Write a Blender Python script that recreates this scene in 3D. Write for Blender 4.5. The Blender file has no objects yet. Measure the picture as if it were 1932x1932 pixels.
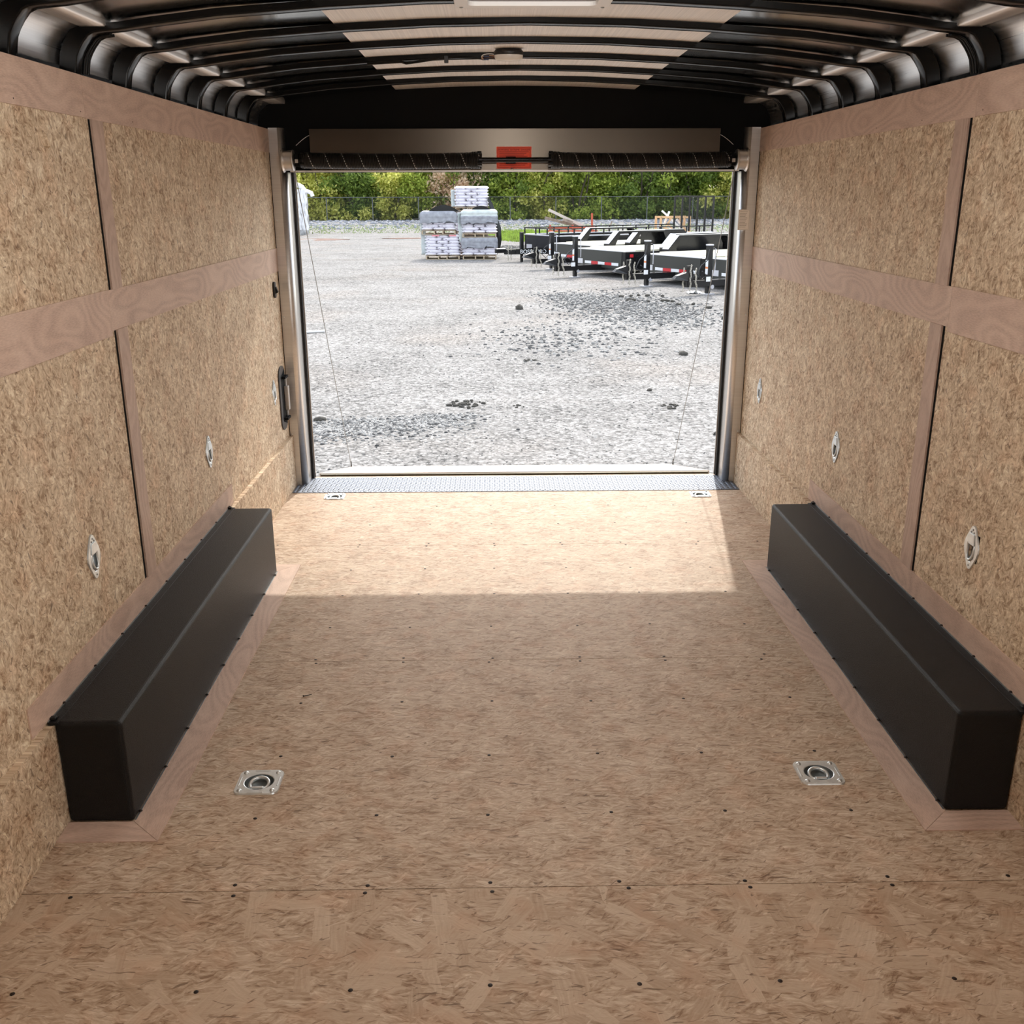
import bpy, bmesh, math, random
import numpy as np
from mathutils import Vector, Matrix, Quaternion
R = math.radians
rnd = random.Random(7)
scene = bpy.context.scene
col = scene.collection

# ------------------------------------------------------------------ camera
FOCAL_PX = 1859.06
PITCH, YAW, ROLL = 0.3123, -0.0173, -0.0029
cam_d = bpy.data.cameras.new('camera')
cam = bpy.data.objects.new('camera', cam_d); col.objects.link(cam)
cam.location = (-0.1172, 0.0, 1.5801)
fw = Vector((0, math.cos(PITCH), -math.sin(PITCH)))
upv = Vector((0, math.sin(PITCH), math.cos(PITCH)))
rt = Vector((1, 0, 0))
c_, s_ = math.cos(YAW), math.sin(YAW)
def _yaw(v): return Vector((c_ * v.x - s_ * v.y, s_ * v.x + c_ * v.y, v.z))
cr, sr = math.cos(ROLL), math.sin(ROLL)
rt2 = rt * cr + upv * sr
up2 = upv * cr - rt * sr
M = Matrix((_yaw(rt2), _yaw(up2), -_yaw(fw))).transposed()
cam.rotation_euler = M.to_euler()
cam_d.sensor_width = 36.0; cam_d.sensor_fit = 'HORIZONTAL'
cam_d.lens = FOCAL_PX / 1932 * 36.0
cam_d.clip_start = 0.02; cam_d.clip_end = 600
scene.camera = cam

# ------------------------------------------------------------------ light and exposure
SUN_DIR = Vector((0.163, 1.0, 0.955)).normalized()     # towards the sun: beyond the rear door, a little to the right
w = bpy.data.worlds.new('sky'); scene.world = w; w.use_nodes = True
nt = w.node_tree; nt.nodes.clear()
sky = nt.nodes.new('ShaderNodeTexSky'); sky.sky_type = 'NISHITA'; sky.sun_disc = False
sky.sun_elevation = math.asin(SUN_DIR.z); sky.sun_rotation = math.atan2(SUN_DIR.x, SUN_DIR.y)
sky.air_density = 1.2; sky.dust_density = 3.0
mixw = nt.nodes.new('ShaderNodeMixRGB'); mixw.inputs[0].default_value = 0.55
mixw.inputs[2].default_value = (5.2, 5.3, 5.4, 1)      # thin bright overcast mixed into the blue
bg = nt.nodes.new('ShaderNodeBackground'); bg.inputs[1].default_value = 0.40
out = nt.nodes.new('ShaderNodeOutputWorld')
nt.links.new(sky.outputs[0], mixw.inputs[1]); nt.links.new(mixw.outputs[0], bg.inputs[0]); nt.links.new(bg.outputs[0], out.inputs[0])
sun_d = bpy.data.lights.new('sun', 'SUN'); sun_d.energy = 2.75; sun_d.angle = R(0.7); sun_d.color = (1.0, 0.95, 0.87)
sun = bpy.data.objects.new('sun', sun_d); col.objects.link(sun)
sun.rotation_euler = SUN_DIR.to_track_quat('Z', 'Y').to_euler()
def area_light(name, loc, target, sx, sy, watts, color):
    d = bpy.data.lights.new(name, 'AREA'); d.shape = 'RECTANGLE'; d.size = sx; d.size_y = sy; d.energy = watts; d.color = color
    o = bpy.data.objects.new(name, d); col.objects.link(o); o.location = loc
    o.rotation_euler = (Vector(loc) - Vector(target)).to_track_quat('Z', 'Y').to_euler()
    return o
# added interior fill: from the side behind the camera and under the roof
area_light('side_fill_light', (1.22, -1.0, 1.0), (-1.0, 0.6, 0.9), 0.8, 1.8, 20, (1.0, 0.97, 0.93))  # added fill from behind the camera, as if a side door stood open
pl_d = bpy.data.lights.new('front_fill_light', 'POINT'); pl_d.energy = 23; pl_d.shadow_soft_size = 0.12; pl_d.color = (1.0, 0.97, 0.94)  # added point fill under the roof, out of view
pl = bpy.data.objects.new('front_fill_light', pl_d); col.objects.link(pl); pl.location = (0.0, 1.95, 1.97)
area_light('rear_fill_light', (-0.054, 4.2, 2.045), (-0.054, 4.2, 0.0), 0.1, 0.07, 1.0, (1.0, 0.97, 0.93))  # added weak downward fill; the dome lamp itself is off
vs = scene.view_settings
vs.view_transform = 'Standard'; vs.look = 'None'; vs.gamma = 1.0; vs.use_curve_mapping = False
vs.exposure = 0.12
scene.cycles.max_bounces = 8; scene.cycles.diffuse_bounces = 6; scene.cycles.glossy_bounces = 4; scene.cycles.transparent_max_bounces = 4
scene.cycles.use_adaptive_sampling = True; scene.cycles.adaptive_threshold = 0.04; scene.cycles.adaptive_min_samples = 12
scene.cycles.sample_clamp_indirect = 6.0
scene.cycles.caustics_reflective = True
scene.cycles.use_denoising = True
try: scene.cycles.denoiser = 'OPENIMAGEDENOISE'
except Exception: pass

# ------------------------------------------------------------------ material helpers
def mat_new(name):
    m = bpy.data.materials.new(name); m.use_nodes = True
    n = m.node_tree; b = n.nodes['Principled BSDF']
    return m, n, b
def simple(name, colr, rough=0.6, metal=0.0, bump=0.0, bscale=200, spec=0.5, vary=0.0, vscale=6, coat=0.0):
    m, n, b = mat_new(name)
    b.inputs['Base Color'].default_value = (*colr, 1); b.inputs['Roughness'].default_value = rough
    b.inputs['Metallic'].default_value = metal; b.inputs['Specular IOR Level'].default_value = spec
    b.inputs['Coat Weight'].default_value = coat
    tc = n.nodes.new('ShaderNodeTexCoord')
    if bump:
        no = n.nodes.new('ShaderNodeTexNoise'); no.inputs['Scale'].default_value = bscale; no.inputs['Detail'].default_value = 4
        bu = n.nodes.new('ShaderNodeBump'); bu.inputs['Strength'].default_value = bump; bu.inputs['Distance'].default_value = 0.002
        n.links.new(tc.outputs['Object'], no.inputs['Vector']); n.links.new(no.outputs[0], bu.inputs['Height']); n.links.new(bu.outputs[0], b.inputs['Normal'])
    if vary:
        no = n.nodes.new('ShaderNodeTexNoise'); no.inputs['Scale'].default_value = vscale; no.inputs['Detail'].default_value = 6
        rp = n.nodes.new('ShaderNodeValToRGB')
        rp.color_ramp.elements[0].position = 0.3; rp.color_ramp.elements[1].position = 0.7
        rp.color_ramp.elements[0].color = (*[max(0, c * (1 - vary)) for c in colr], 1)
        rp.color_ramp.elements[1].color = (*[min(1, c * (1 + vary)) for c in colr], 1)
        n.links.new(tc.outputs['Object'], no.inputs['Vector']); n.links.new(no.outputs[0], rp.inputs[0]); n.links.new(rp.outputs[0], b.inputs['Base Color'])
    return m
def N(n, t, **k):
    x = n.nodes.new(t)
    for a, v in k.items(): setattr(x, a, v)
    return x
def math_node(n, op, a, b=None, c=None):
    x = n.nodes.new('ShaderNodeMath'); x.operation = op
    for i, v in enumerate((a, b, c)):
        if v is None: continue
        if isinstance(v, (int, float)): x.inputs[i].default_value = v
        else: n.links.new(v, x.inputs[i])
    return x.outputs[0]
def ramp(n, src, stops, interp='LINEAR'):
    r = n.nodes.new('ShaderNodeValToRGB'); cr_ = r.color_ramp; cr_.interpolation = interp
    while len(cr_.elements) < len(stops): cr_.elements.new(0.5)
    for e, (p, c) in zip(cr_.elements, stops):
        e.position = p; e.color = (*c, 1) if len(c) == 3 else c
    n.links.new(src, r.inputs[0]); return r.outputs[0]
def mixc(n, fac, a, b, mode='MIX'):
    m = n.nodes.new('ShaderNodeMixRGB'); m.blend_type = mode
    for i, v in enumerate((fac, a, b)):
        if isinstance(v, (int, float)): m.inputs[i].default_value = v
        elif isinstance(v, tuple): m.inputs[i].default_value = (*v, 1)
        else: n.links.new(v, m.inputs[i])
    return m.outputs[0]

def osb(name, plane='floor', strand=1.0, big=False, tint=(1, 1, 1)):
    """Oriented strand board: fibrous chips turned different ways, faint chip outlines, a few dark slits between them."""
    m, n, b = mat_new(name); L = n.links
    tc = N(n, 'ShaderNodeTexCoord'); oi = N(n, 'ShaderNodeObjectInfo')
    sep = N(n, 'ShaderNodeSeparateXYZ'); L.new(tc.outputs['Object'], sep.inputs[0])
    cmb = N(n, 'ShaderNodeCombineXYZ')
    if plane == 'floor': L.new(sep.outputs[0], cmb.inputs[0]); L.new(sep.outputs[1], cmb.inputs[1])
    else: L.new(sep.outputs[2], cmb.inputs[0]); L.new(sep.outputs[1], cmb.inputs[1])
    rv_ = N(n, 'ShaderNodeVectorMath', operation='ADD'); rc_ = N(n, 'ShaderNodeCombineXYZ'); L.new(math_node(n, 'MULTIPLY', oi.outputs['Random'], 37.0), rc_.inputs[0]); L.new(math_node(n, 'MULTIPLY', oi.outputs['Random'], 91.0), rc_.inputs[1])
    L.new(cmb.outputs[0], rv_.inputs[0]); L.new(rc_.outputs[0], rv_.inputs[1]); P = rv_.outputs[0]
    wn = N(n, 'ShaderNodeTexNoise', noise_dimensions='2D'); wn.inputs['Scale'].default_value = 22.0; wn.inputs['Detail'].default_value = 1; L.new(P, wn.inputs['Vector'])
    wm = N(n, 'ShaderNodeVectorMath', operation='MULTIPLY_ADD'); k_ = 0.012 if plane == 'floor' else 0.022
    wm.inputs[1].default_value = (k_, k_, 0); L.new(wn.outputs['Color'], wm.inputs[0]); L.new(P, wm.inputs[2]); W = wm.outputs[0]
    def mapped(ang, sx, sy, loc):
        mp = N(n, 'ShaderNodeMapping'); mp.inputs['Rotation'].default_value = (0, 0, R(ang)); mp.inputs['Location'].default_value = (loc, loc * 0.7, 0); L.new(W, mp.inputs[0])
        m2 = N(n, 'ShaderNodeMapping'); m2.inputs['Scale'].default_value = (sx, sy, 1); L.new(mp.outputs[0], m2.inputs[0]); return m2.outputs[0]
    def nz(vec, det=4, dist=0.0, rgh=0.6):
        x = N(n, 'ShaderNodeTexNoise', noise_dimensions='2D'); x.inputs['Scale'].default_value = 1.0; x.inputs['Detail'].default_value = det; x.inputs['Distortion'].default_value = dist; x.inputs['Roughness'].default_value = rgh; L.new(vec, x.inputs['Vector']); return x.outputs[0]
    q = 1.0
    if plane == 'floor': dirs = [(2, 24, 165), (-16, 27, 150), (22, 30, 140), (-42, 36, 130)]
    else: dirs = [(20, 44, 125), (-40, 46, 118), (70, 48, 120)]
    base = None
    for i, (ang, sx, sy) in enumerate(dirs):
        fib = nz(mapped(ang, sx * strand * q, sy * strand * q, 3.1 * i), 3, 0.0, 0.7)
        vo = N(n, 'ShaderNodeTexVoronoi', feature='F1', voronoi_dimensions='2D'); vo.inputs['Scale'].default_value = 1.0; vo.inputs['Randomness'].default_value = 1.0
        L.new(mapped(ang, sx * 0.75 * q * strand, sy * 0.50 * q * strand, 5.3 * i), vo.inputs['Vector'])
        sc = N(n, 'ShaderNodeSeparateColor'); L.new(vo.outputs['Color'], sc.inputs[0])
        v = math_node(n, 'ADD', math_node(n, 'MULTIPLY', fib, 0.80), math_node(n, 'MULTIPLY', sc.outputs[0], 0.15))
        if base is None: base = v
        else:
            sel = math_node(n, 'GREATER_THAN', sc.outputs[1], (0.55 if plane == 'wall' else 0.66) if i < 3 else 0.72)
            base = math_node(n, 'ADD', math_node(n, 'MULTIPLY', sel, v), math_node(n, 'MULTIPLY', math_node(n, 'SUBTRACT', 1.0, sel), base))
    patch = N(n, 'ShaderNodeTexNoise', noise_dimensions='2D'); patch.inputs['Scale'].default_value = 7.0; patch.inputs['Detail'].default_value = 2; L.new(P, patch.inputs['Vector'])
    base = math_node(n, 'MULTIPLY_ADD', base, 1.25, -0.125); base = math_node(n, 'ADD', base, math_node(n, 'MULTIPLY_ADD', patch.outputs[0], 0.30, -0.15))
    blotch = nz(mapped(5 if plane == 'floor' else 25, 16 if plane == 'floor' else 30, 62 if plane == 'floor' else 44, 7.7), 4, 1.0, 0.66)
    bw_ = 0.62 if plane == 'floor' else 1.05
    base = math_node(n, 'ADD', base, math_node(n, 'MULTIPLY_ADD', blotch, bw_, -bw_ / 2))
    if big:      # a few long flat strands lying on top
        for i, (ang, sx, sy, th_) in enumerate(((4, 7, 26, 0.80), (-58, 7, 24, 0.82), (38, 8, 28, 0.84), (82, 9, 26, 0.86))):
            vo = N(n, 'ShaderNodeTexVoronoi', feature='F1', voronoi_dimensions='2D', distance='CHEBYCHEV'); vo.inputs['Scale'].default_value = 1.0; vo.inputs['Randomness'].default_value = 0.9
            L.new(mapped(ang, sx, sy, 2.3 + i), vo.inputs['Vector']); sc = N(n, 'ShaderNodeSeparateColor'); L.new(vo.outputs['Color'], sc.inputs[0])
            sel = math_node(n, 'MULTIPLY', math_node(n, 'GREATER_THAN', sc.outputs[1], th_), math_node(n, 'LESS_THAN', vo.outputs['Distance'], 0.48))
            v = math_node(n, 'ADD', math_node(n, 'MULTIPLY', nz(mapped(ang, 10, 170, 1.0), 3), 0.38), math_node(n, 'MULTIPLY_ADD', sc.outputs[0], 0.24, 0.22))
            base = math_node(n, 'ADD', math_node(n, 'MULTIPLY', math_node(n, 'MULTIPLY', sel, 0.8), v), math_node(n, 'MULTIPLY', math_node(n, 'MULTIPLY_ADD', sel, -0.8, 1.0), base))
    grain = nz(mapped(0 if plane == 'floor' else 12, 90, 900, 0), 1)
    base = math_node(n, 'ADD', base, math_node(n, 'MULTIPLY_ADD', grain, 0.16, -0.08))
    t = tint
    colr = ramp(n, base, [(0.17, (0.27 * t[0], 0.165 * t[1], 0.098 * t[2])), (0.33, (0.435 * t[0], 0.308 * t[1], 0.203 * t[2])),
                          (0.50, (0.545 * t[0], 0.412 * t[1], 0.290 * t[2])), (0.66, (0.650 * t[0], 0.517 * t[1], 0.380 * t[2])), (0.84, (0.77 * t[0], 0.66 * t[1], 0.52 * t[2]))])
    rn = N(n, 'ShaderNodeTexNoise', noise_dimensions='2D'); rn.inputs['Scale'].default_value = 11; rn.inputs['Detail'].default_value = 2; L.new(W, rn.inputs['Vector'])
    colr = mixc(n, ramp(n, rn.outputs[0], [(0.5, (0, 0, 0)), (0.74, (0.45, 0.45, 0.45))]), colr, (0.98, 0.82, 0.74), 'MULTIPLY')
    for ang, sx, sy, lo, hi, a in (((4, 17, 150, 0.715, 0.76, 0.7), (-28, 26, 140, 0.73, 0.77, 0.65)) if plane == 'floor' else ((30, 36, 130, 0.70, 0.75, 0.62), (-50, 40, 120, 0.72, 0.77, 0.6))):
        colr = mixc(n, ramp(n, nz(mapped(ang, sx * q, sy * q, 9.0), 1, 0.6, 0.5), [(lo, (0, 0, 0)), (hi, (a, a, a))]), colr, (0.115, 0.058, 0.030))
    L.new(colr, b.inputs['Base Color']); b.inputs['Roughness'].default_value = 0.6; b.inputs['Specular IOR Level'].default_value = 0.35
    bu = N(n, 'ShaderNodeBump'); bu.inputs['Strength'].default_value = 0.45; bu.inputs['Distance'].default_value = 0.0012
    L.new(base, bu.inputs['Height']); L.new(bu.outputs[0], b.inputs['Normal'])
    return m

def lauan(name, plane='wall', tint=(1, 1, 1)):
    """Pinkish rotary-cut plywood strip with soft cathedral figure."""
    m, n, b = mat_new(name); L = n.links
    tc = N(n, 'ShaderNodeTexCoord'); oi = N(n, 'ShaderNodeObjectInfo')
    sep = N(n, 'ShaderNodeSeparateXYZ'); L.new(tc.outputs['Object'], sep.inputs[0])
    cmb = N(n, 'ShaderNodeCombineXYZ')
    if plane == 'wall': L.new(sep.outputs[1], cmb.inputs[0]); L.new(sep.outputs[2], cmb.inputs[1])
    elif plane == 'batten': L.new(sep.outputs[2], cmb.inputs[0]); L.new(sep.outputs[1], cmb.inputs[1])
    elif plane == 'floory': L.new(sep.outputs[1], cmb.inputs[0]); L.new(sep.outputs[0], cmb.inputs[1])
    else: L.new(sep.outputs[0], cmb.inputs[0]); L.new(sep.outputs[1], cmb.inputs[1])
    ra_ = N(n, 'ShaderNodeVectorMath', operation='ADD'); rc_ = N(n, 'ShaderNodeCombineXYZ'); L.new(math_node(n, 'MULTIPLY', oi.outputs['Random'], 23.0), rc_.inputs[0]); L.new(math_node(n, 'MULTIPLY', oi.outputs['Random'], 57.0), rc_.inputs[1])
    L.new(cmb.outputs[0], ra_.inputs[0]); L.new(rc_.outputs[0], ra_.inputs[1]); cmb = ra_
    mp = N(n, 'ShaderNodeMapping'); mp.inputs['Scale'].default_value = (1.7, 5.0, 1); L.new(cmb.outputs[0], mp.inputs[0])
    no = N(n, 'ShaderNodeTexNoise', noise_dimensions='2D'); no.inputs['Scale'].default_value = 1.0; no.inputs['Detail'].default_value = 1.5; L.new(mp.outputs[0], no.inputs['Vector'])
    ring = math_node(n, 'SINE', math_node(n, 'MULTIPLY', no.outputs[0], 78.0))
    ring = math_node(n, 'MULTIPLY_ADD', ring, 0.5, 0.5)
    mp2 = N(n, 'ShaderNodeMapping'); mp2.inputs['Scale'].default_value = (60, 420, 1); L.new(cmb.outputs[0], mp2.inputs[0])
    fi = N(n, 'ShaderNodeTexNoise', noise_dimensions='2D'); fi.inputs['Scale'].default_value = 1.0; fi.inputs['Detail'].default_value = 3; L.new(mp2.outputs[0], fi.inputs['Vector'])
    big = N(n, 'ShaderNodeTexNoise', noise_dimensions='2D'); big.inputs['Scale'].default_value = 5.0; L.new(cmb.outputs[0], big.inputs['Vector'])
    v = math_node(n, 'ADD', math_node(n, 'MULTIPLY', ring, 0.17), math_node(n, 'ADD', math_node(n, 'MULTIPLY', fi.outputs[0], 0.55), math_node(n, 'MULTIPLY', big.outputs[0], 0.35)))
    t = tint
    colr = ramp(n, v, [(0.30, (0.46 * t[0], 0.315 * t[1], 0.245 * t[2])), (0.55, (0.60 * t[0], 0.43 * t[1], 0.335 * t[2])), (0.82, (0.71 * t[0], 0.535 * t[1], 0.43 * t[2]))])
    L.new(colr, b.inputs['Base Color']); b.inputs['Roughness'].default_value = 0.55
    bu = N(n, 'ShaderNodeBump'); bu.inputs['Strength'].default_value = 0.25; bu.inputs['Distance'].default_value = 0.0005
    L.new(fi.outputs[0], bu.inputs['Height']); L.new(bu.outputs[0], b.inputs['Normal'])
    return m

def brushed(name, colr, rough, axis=1, metal=1.0, streak=0.25, var=0.06, aniso=0.0):
    m, n, b = mat_new(name); L = n.links
    tc = N(n, 'ShaderNodeTexCoord'); mp = N(n, 'ShaderNodeMapping')
    sc = [600, 600, 600]; sc[axis] = 3; mp.inputs['Scale'].default_value = sc
    L.new(tc.outputs['Object'], mp.inputs[0])
    no = N(n, 'ShaderNodeTexNoise'); no.inputs['Scale'].default_value = 0.4; no.inputs['Detail'].default_value = 4; L.new(mp.outputs[0], no.inputs['Vector'])
    rr = math_node(n, 'MULTIPLY_ADD', no.outputs[0], streak, rough - streak / 2); L.new(rr, b.inputs['Roughness'])
    c2 = ramp(n, no.outputs[0], [(0.3, tuple(c * (1 - var) for c in colr)), (0.7, tuple(min(1, c * (1 + var)) for c in colr))])
    L.new(c2, b.inputs['Base Color']); b.inputs['Metallic'].default_value = metal
    return m

OSB_FLOOR = osb('osb_floor', 'floor', tint=(0.93, 0.93, 0.95)); OSB_FLOOR_BIG = osb('osb_floor_coarse', 'floor', strand=0.8, big=True, tint=(0.90, 0.88, 0.88))
OSB_WALL = osb('osb_wall', 'wall', strand=0.9, tint=(1.18, 1.23, 1.22)); OSB_KICK = OSB_WALL
LAUAN = lauan('lauan_board'); LAUAN_V = lauan('lauan_batten', 'batten', (0.88, 0.88, 0.88)); LAUAN_F = lauan('lauan_floor_strip', 'floory'); LAUAN_X = lauan('lauan_cross_strip', 'x')
ALU = brushed('aluminium_sheet', (0.95, 0.945, 0.94), 0.32, axis=1)
ALU_LIGHT = brushed('aluminium_rail', (0.90, 0.88, 0.86), 0.5, axis=1)
ALU_ROOF = brushed('roof_sheet_satin', (0.86, 0.83, 0.80), 0.55, axis=1, metal=0.35, var=0.10)
ALU_GLOSS = brushed('roof_sheet_gloss', (0.46, 0.47, 0.46), 0.14, axis=0, streak=0.08)
STAINLESS = brushed('stainless', (0.66, 0.64, 0.62), 0.38, axis=0, streak=0.08)
PLATE = simple('header_plate', (0.115, 0.095, 0.075), 0.27, 0.95)
TREAD = simple('tread_plate', (0.20, 0.22, 0.255), 0.5, 1.0, bump=0.05, bscale=90)
ZINC = simple('zinc', (0.74, 0.78, 0.79), 0.36, 0.8, bump=0.15, bscale=60, vary=0.12, vscale=40)
ZINC_DK = simple('zinc_dark', (0.34, 0.37, 0.38), 0.35, 0.9, vary=0.2, vscale=30)
BLACK_ENAMEL = simple('black_enamel', (0.004, 0.004, 0.004), 0.2, 0.0, spec=0.25)
BLACK_MATTE = simple('black_matte', (0.006, 0.006, 0.006), 0.75, spec=0.15)
LINER = simple('black_bedliner', (0.0060, 0.0053, 0.005), 0.46, bump=0.8, bscale=420, spec=0.30, vary=0.12, vscale=5)
RUBBER = simple('rubber', (0.012, 0.012, 0.013), 0.6)
PLASTIC_BLK = simple('black_plastic', (0.02, 0.02, 0.022), 0.38)
SCREW = simple('screw_dark', (0.028, 0.018, 0.014), 0.5, 0.6)
WHITE_PAINT = simple("white_trim", (0.93, 0.92, 0.90), 0.4)
LENS = simple('frosted_lens', (0.84, 0.82, 0.78), 0.3)
OLIVE_TRIM = simple('ramp_edge', (0.10, 0.085, 0.05), 0.4, 0.4)
RAMP_TOP = simple('ramp_deck', (0.56, 0.46, 0.38), 0.7, vary=0.08, vscale=12)
RED = simple('orange_red_sticker', (1.0, 0.095, 0.03), 0.5)
RED_DK = simple('sticker_ink', (0.28, 0.012, 0.01), 0.6)
PAPER = simple('pale_label', (0.97, 0.92, 0.86), 0.5)
INK = simple('grey_ink', (0.22, 0.19, 0.17), 0.6)
COPPER = simple('copper_wire', (0.55, 0.32, 0.2), 0.4)
BLUE = simple('blue_splice', (0.015, 0.03, 0.09), 0.4)
CABLE_STEEL = simple('steel_cable', (0.30, 0.29, 0.27), 0.45, 0.6)

# ------------------------------------------------------------------ mesh builder
class MB:
    def __init__(s): s.v = []; s.f = []; s.sm = []
    def add(s, vs, fs, smooth=False):
        o = len(s.v); s.v += [tuple(v) for v in vs]; s.f += [tuple(i + o for i in f) for f in fs]; s.sm += [smooth] * len(fs); return s
    def box(s, x0, x1, y0, y1, z0, z1):
        return s.add([(x0, y0, z0), (x1, y0, z0), (x1, y1, z0), (x0, y1, z0), (x0, y0, z1), (x1, y0, z1), (x1, y1, z1), (x0, y1, z1)],
                     [(3, 2, 1, 0), (4, 5, 6, 7), (0, 1, 5, 4), (1, 2, 6, 5), (2, 3, 7, 6), (3, 0, 4, 7)])
    def hexa(s, p):   # 8 points: bottom 4, top 4
        return s.add(p, [(3, 2, 1, 0), (4, 5, 6, 7), (0, 1, 5, 4), (1, 2, 6, 5), (2, 3, 7, 6), (3, 0, 4, 7)])
    def bar(s, a, b, w, h=None, up=(0, 0, 1)):
        a = Vector(a); b = Vector(b); h = h or w; d = (b - a).normalized(); u = Vector(up)
        if abs(d.dot(u)) > 0.98: u = Vector((1, 0, 0))
        sd = d.cross(u).normalized() * w / 2; u = sd.cross(d).normalized() * h / 2
        return s.hexa([a - sd - u, a + sd - u, b + sd - u, b - sd - u, a - sd + u, a + sd + u, b + sd + u, b - sd + u])
    def cyl(s, a, b, r0, r1=None, n=16, caps=True):
        a = Vector(a); b = Vector(b); r1 = r0 if r1 is None else r1; d = (b - a).normalized()
        u = Vector((0, 0, 1)) if abs(d.z) < 0.9 else Vector((1, 0, 0)); x = d.cross(u).normalized(); y = d.cross(x)
        vs = [a + (x * math.cos(t) + y * math.sin(t)) * r0 for t in [2 * math.pi * i / n for i in range(n)]] + \
             [b + (x * math.cos(t) + y * math.sin(t)) * r1 for t in [2 * math.pi * i / n for i in range(n)]]
        s.add(vs, [(i, (i + 1) % n, n + (i + 1) % n, n + i) for i in range(n)], True)
        if caps: s.add(vs, [tuple(range(n - 1, -1, -1)), tuple(range(n, 2 * n))])
        return s
    def tube(s, pts, r, n=8, closed=False):
        pts = [Vector(p) for p in pts]; m = len(pts); vs = []
        ref = None
        for i, p in enumerate(pts):
            a = pts[(i - 1) % m] if (closed or i > 0) else p; c = pts[(i + 1) % m] if (closed or i < m - 1) else p
            d = (c - a)
            if d.length < 1e-9: d = Vector((0, 0, 1))
            d.normalize()
            if ref is None: ref = Vector((0, 0, 1)) if abs(d.z) < 0.9 else Vector((1, 0, 0))
            x = d.cross(ref)
            if x.length < 1e-6: x = d.orthogonal()
            x.normalize(); y = d.cross(x).normalized(); ref = -y if False else x.cross(d)
            for k in range(n):
                t = 2 * math.pi * k / n; vs.append(p + (x * math.cos(t) + y * math.sin(t)) * r)
        fs = []
        for i in range(m if closed else m - 1):
            j = (i + 1) % m
            for k in range(n): fs.append((i * n + k, i * n + (k + 1) % n, j * n + (k + 1) % n, j * n + k))
        s.add(vs, fs, True)
        if not closed: s.add(vs, [tuple(range(n - 1, -1, -1)), tuple(range((m - 1) * n, m * n))])
        return s
    def lathe(s, prof, c=(0, 0, 0), axis='z', n=24, sx=1, sy=1):
        vs = []
        for r, h in prof:
            for k in range(n):
                t = 2 * math.pi * k / n; a, b = r * math.cos(t) * sx, r * math.sin(t) * sy
                p = {'z': (a, b, h), 'x': (h, a, b), 'y': (a, h, b)}[axis]; vs.append((p[0] + c[0], p[1] + c[1], p[2] + c[2]))
        fs = [(i * n + k, i * n + (k + 1) % n, (i + 1) * n + (k + 1) % n, (i + 1) * n + k) for i in range(len(prof) - 1) for k in range(n)]
        return s.add(vs, fs, True)
    def prism(s, poly, fn, d0, d1):   # poly 2D, fn(u,v,d)->3D
        n = len(poly); vs = [fn(u, v, d0) for u, v in poly] + [fn(u, v, d1) for u, v in poly]
        return s.add(vs, [tuple(range(n - 1, -1, -1)), tuple(range(n, 2 * n))] + [(i, (i + 1) % n, n + (i + 1) % n, n + i) for i in range(n)])
    def sweep(s, path, y0, y1, close=False):   # path of (x,z) extruded in y as a one-sheet strip
        n = len(path); vs = [(x, y0, z) for x, z in path] + [(x, y1, z) for x, z in path]
        return s.add(vs, [(i, i + 1, n + i + 1, n + i) for i in range(n - 1)], True)
    def build(s, name, mat, parent=None, bevel=0.0, seg=2, recalc=True):
        me = bpy.data.meshes.new(name); me.from_pydata(s.v, [], s.f); me.update()
        me.polygons.foreach_set('use_smooth', s.sm)
        if recalc:
            bm = bmesh.new(); bm.from_mesh(me); bmesh.ops.recalc_face_normals(bm, faces=bm.faces); bm.to_mesh(me); bm.free()
        me.materials.append(mat)
        o = bpy.data.objects.new(name, me); col.objects.link(o)
        if parent: o.parent = parent
        if bevel:
            b = o.modifiers.new('bevel', 'BEVEL'); b.width = bevel; b.segments = seg; b.limit_method = 'ANGLE'; b.angle_limit = R(50)
        return o
def rrect(w, h, r, n=5):
    p = []
    for cx, cy, a0 in ((w / 2 - r, h / 2 - r, 0), (-w / 2 + r, h / 2 - r, 90), (-w / 2 + r, -h / 2 + r, 180), (w / 2 - r, -h / 2 + r, 270)):
        for i in range(n + 1): a = R(a0 + 90 * i / n); p.append((cx + r * math.cos(a), cy + r * math.sin(a)))
    return p
def tag(o, label=None, cat=None, group=None, kind=None):
    if label: o['label'] = label
    if cat: o['category'] = cat
    if group: o['group'] = group
    if kind: o['kind'] = kind
    return o
def empty(name, loc=(0, 0, 0), rz=0.0, label=None, cat=None, group=None, kind=None):
    o = bpy.data.objects.new(name, None); col.objects.link(o); o.location = loc; o.rotation_euler = (0, 0, rz); o.empty_display_size = 0.05
    return tag(o, label, cat, group, kind)
def copy_tree(o, parent=None):
    kids = list(o.children)
    c = o.copy(); col.objects.link(c); c.parent = parent
    for k in kids: copy_tree(k, c)
    return c
def text(name, body, size, mat, parent, loc, rot, extrude=0.0004, width=None):
    cu = bpy.data.curves.new(name, 'FONT'); cu.body = body; cu.size = size; cu.extrude = extrude; cu.align_x = 'CENTER'; cu.align_y = 'CENTER'
    cu.materials.append(mat); o = bpy.data.objects.new(name, cu); col.objects.link(o); o.location = loc; o.rotation_euler = rot
    dg = bpy.context.evaluated_depsgraph_get(); me = bpy.data.meshes.new_from_object(o.evaluated_get(dg)); me.name = name
    bpy.data.objects.remove(o); o = bpy.data.objects.new(name, me); col.objects.link(o); o.location = loc; o.rotation_euler = rot
    if not me.materials: me.materials.append(mat)
    if parent: o.parent = parent
    return o
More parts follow.
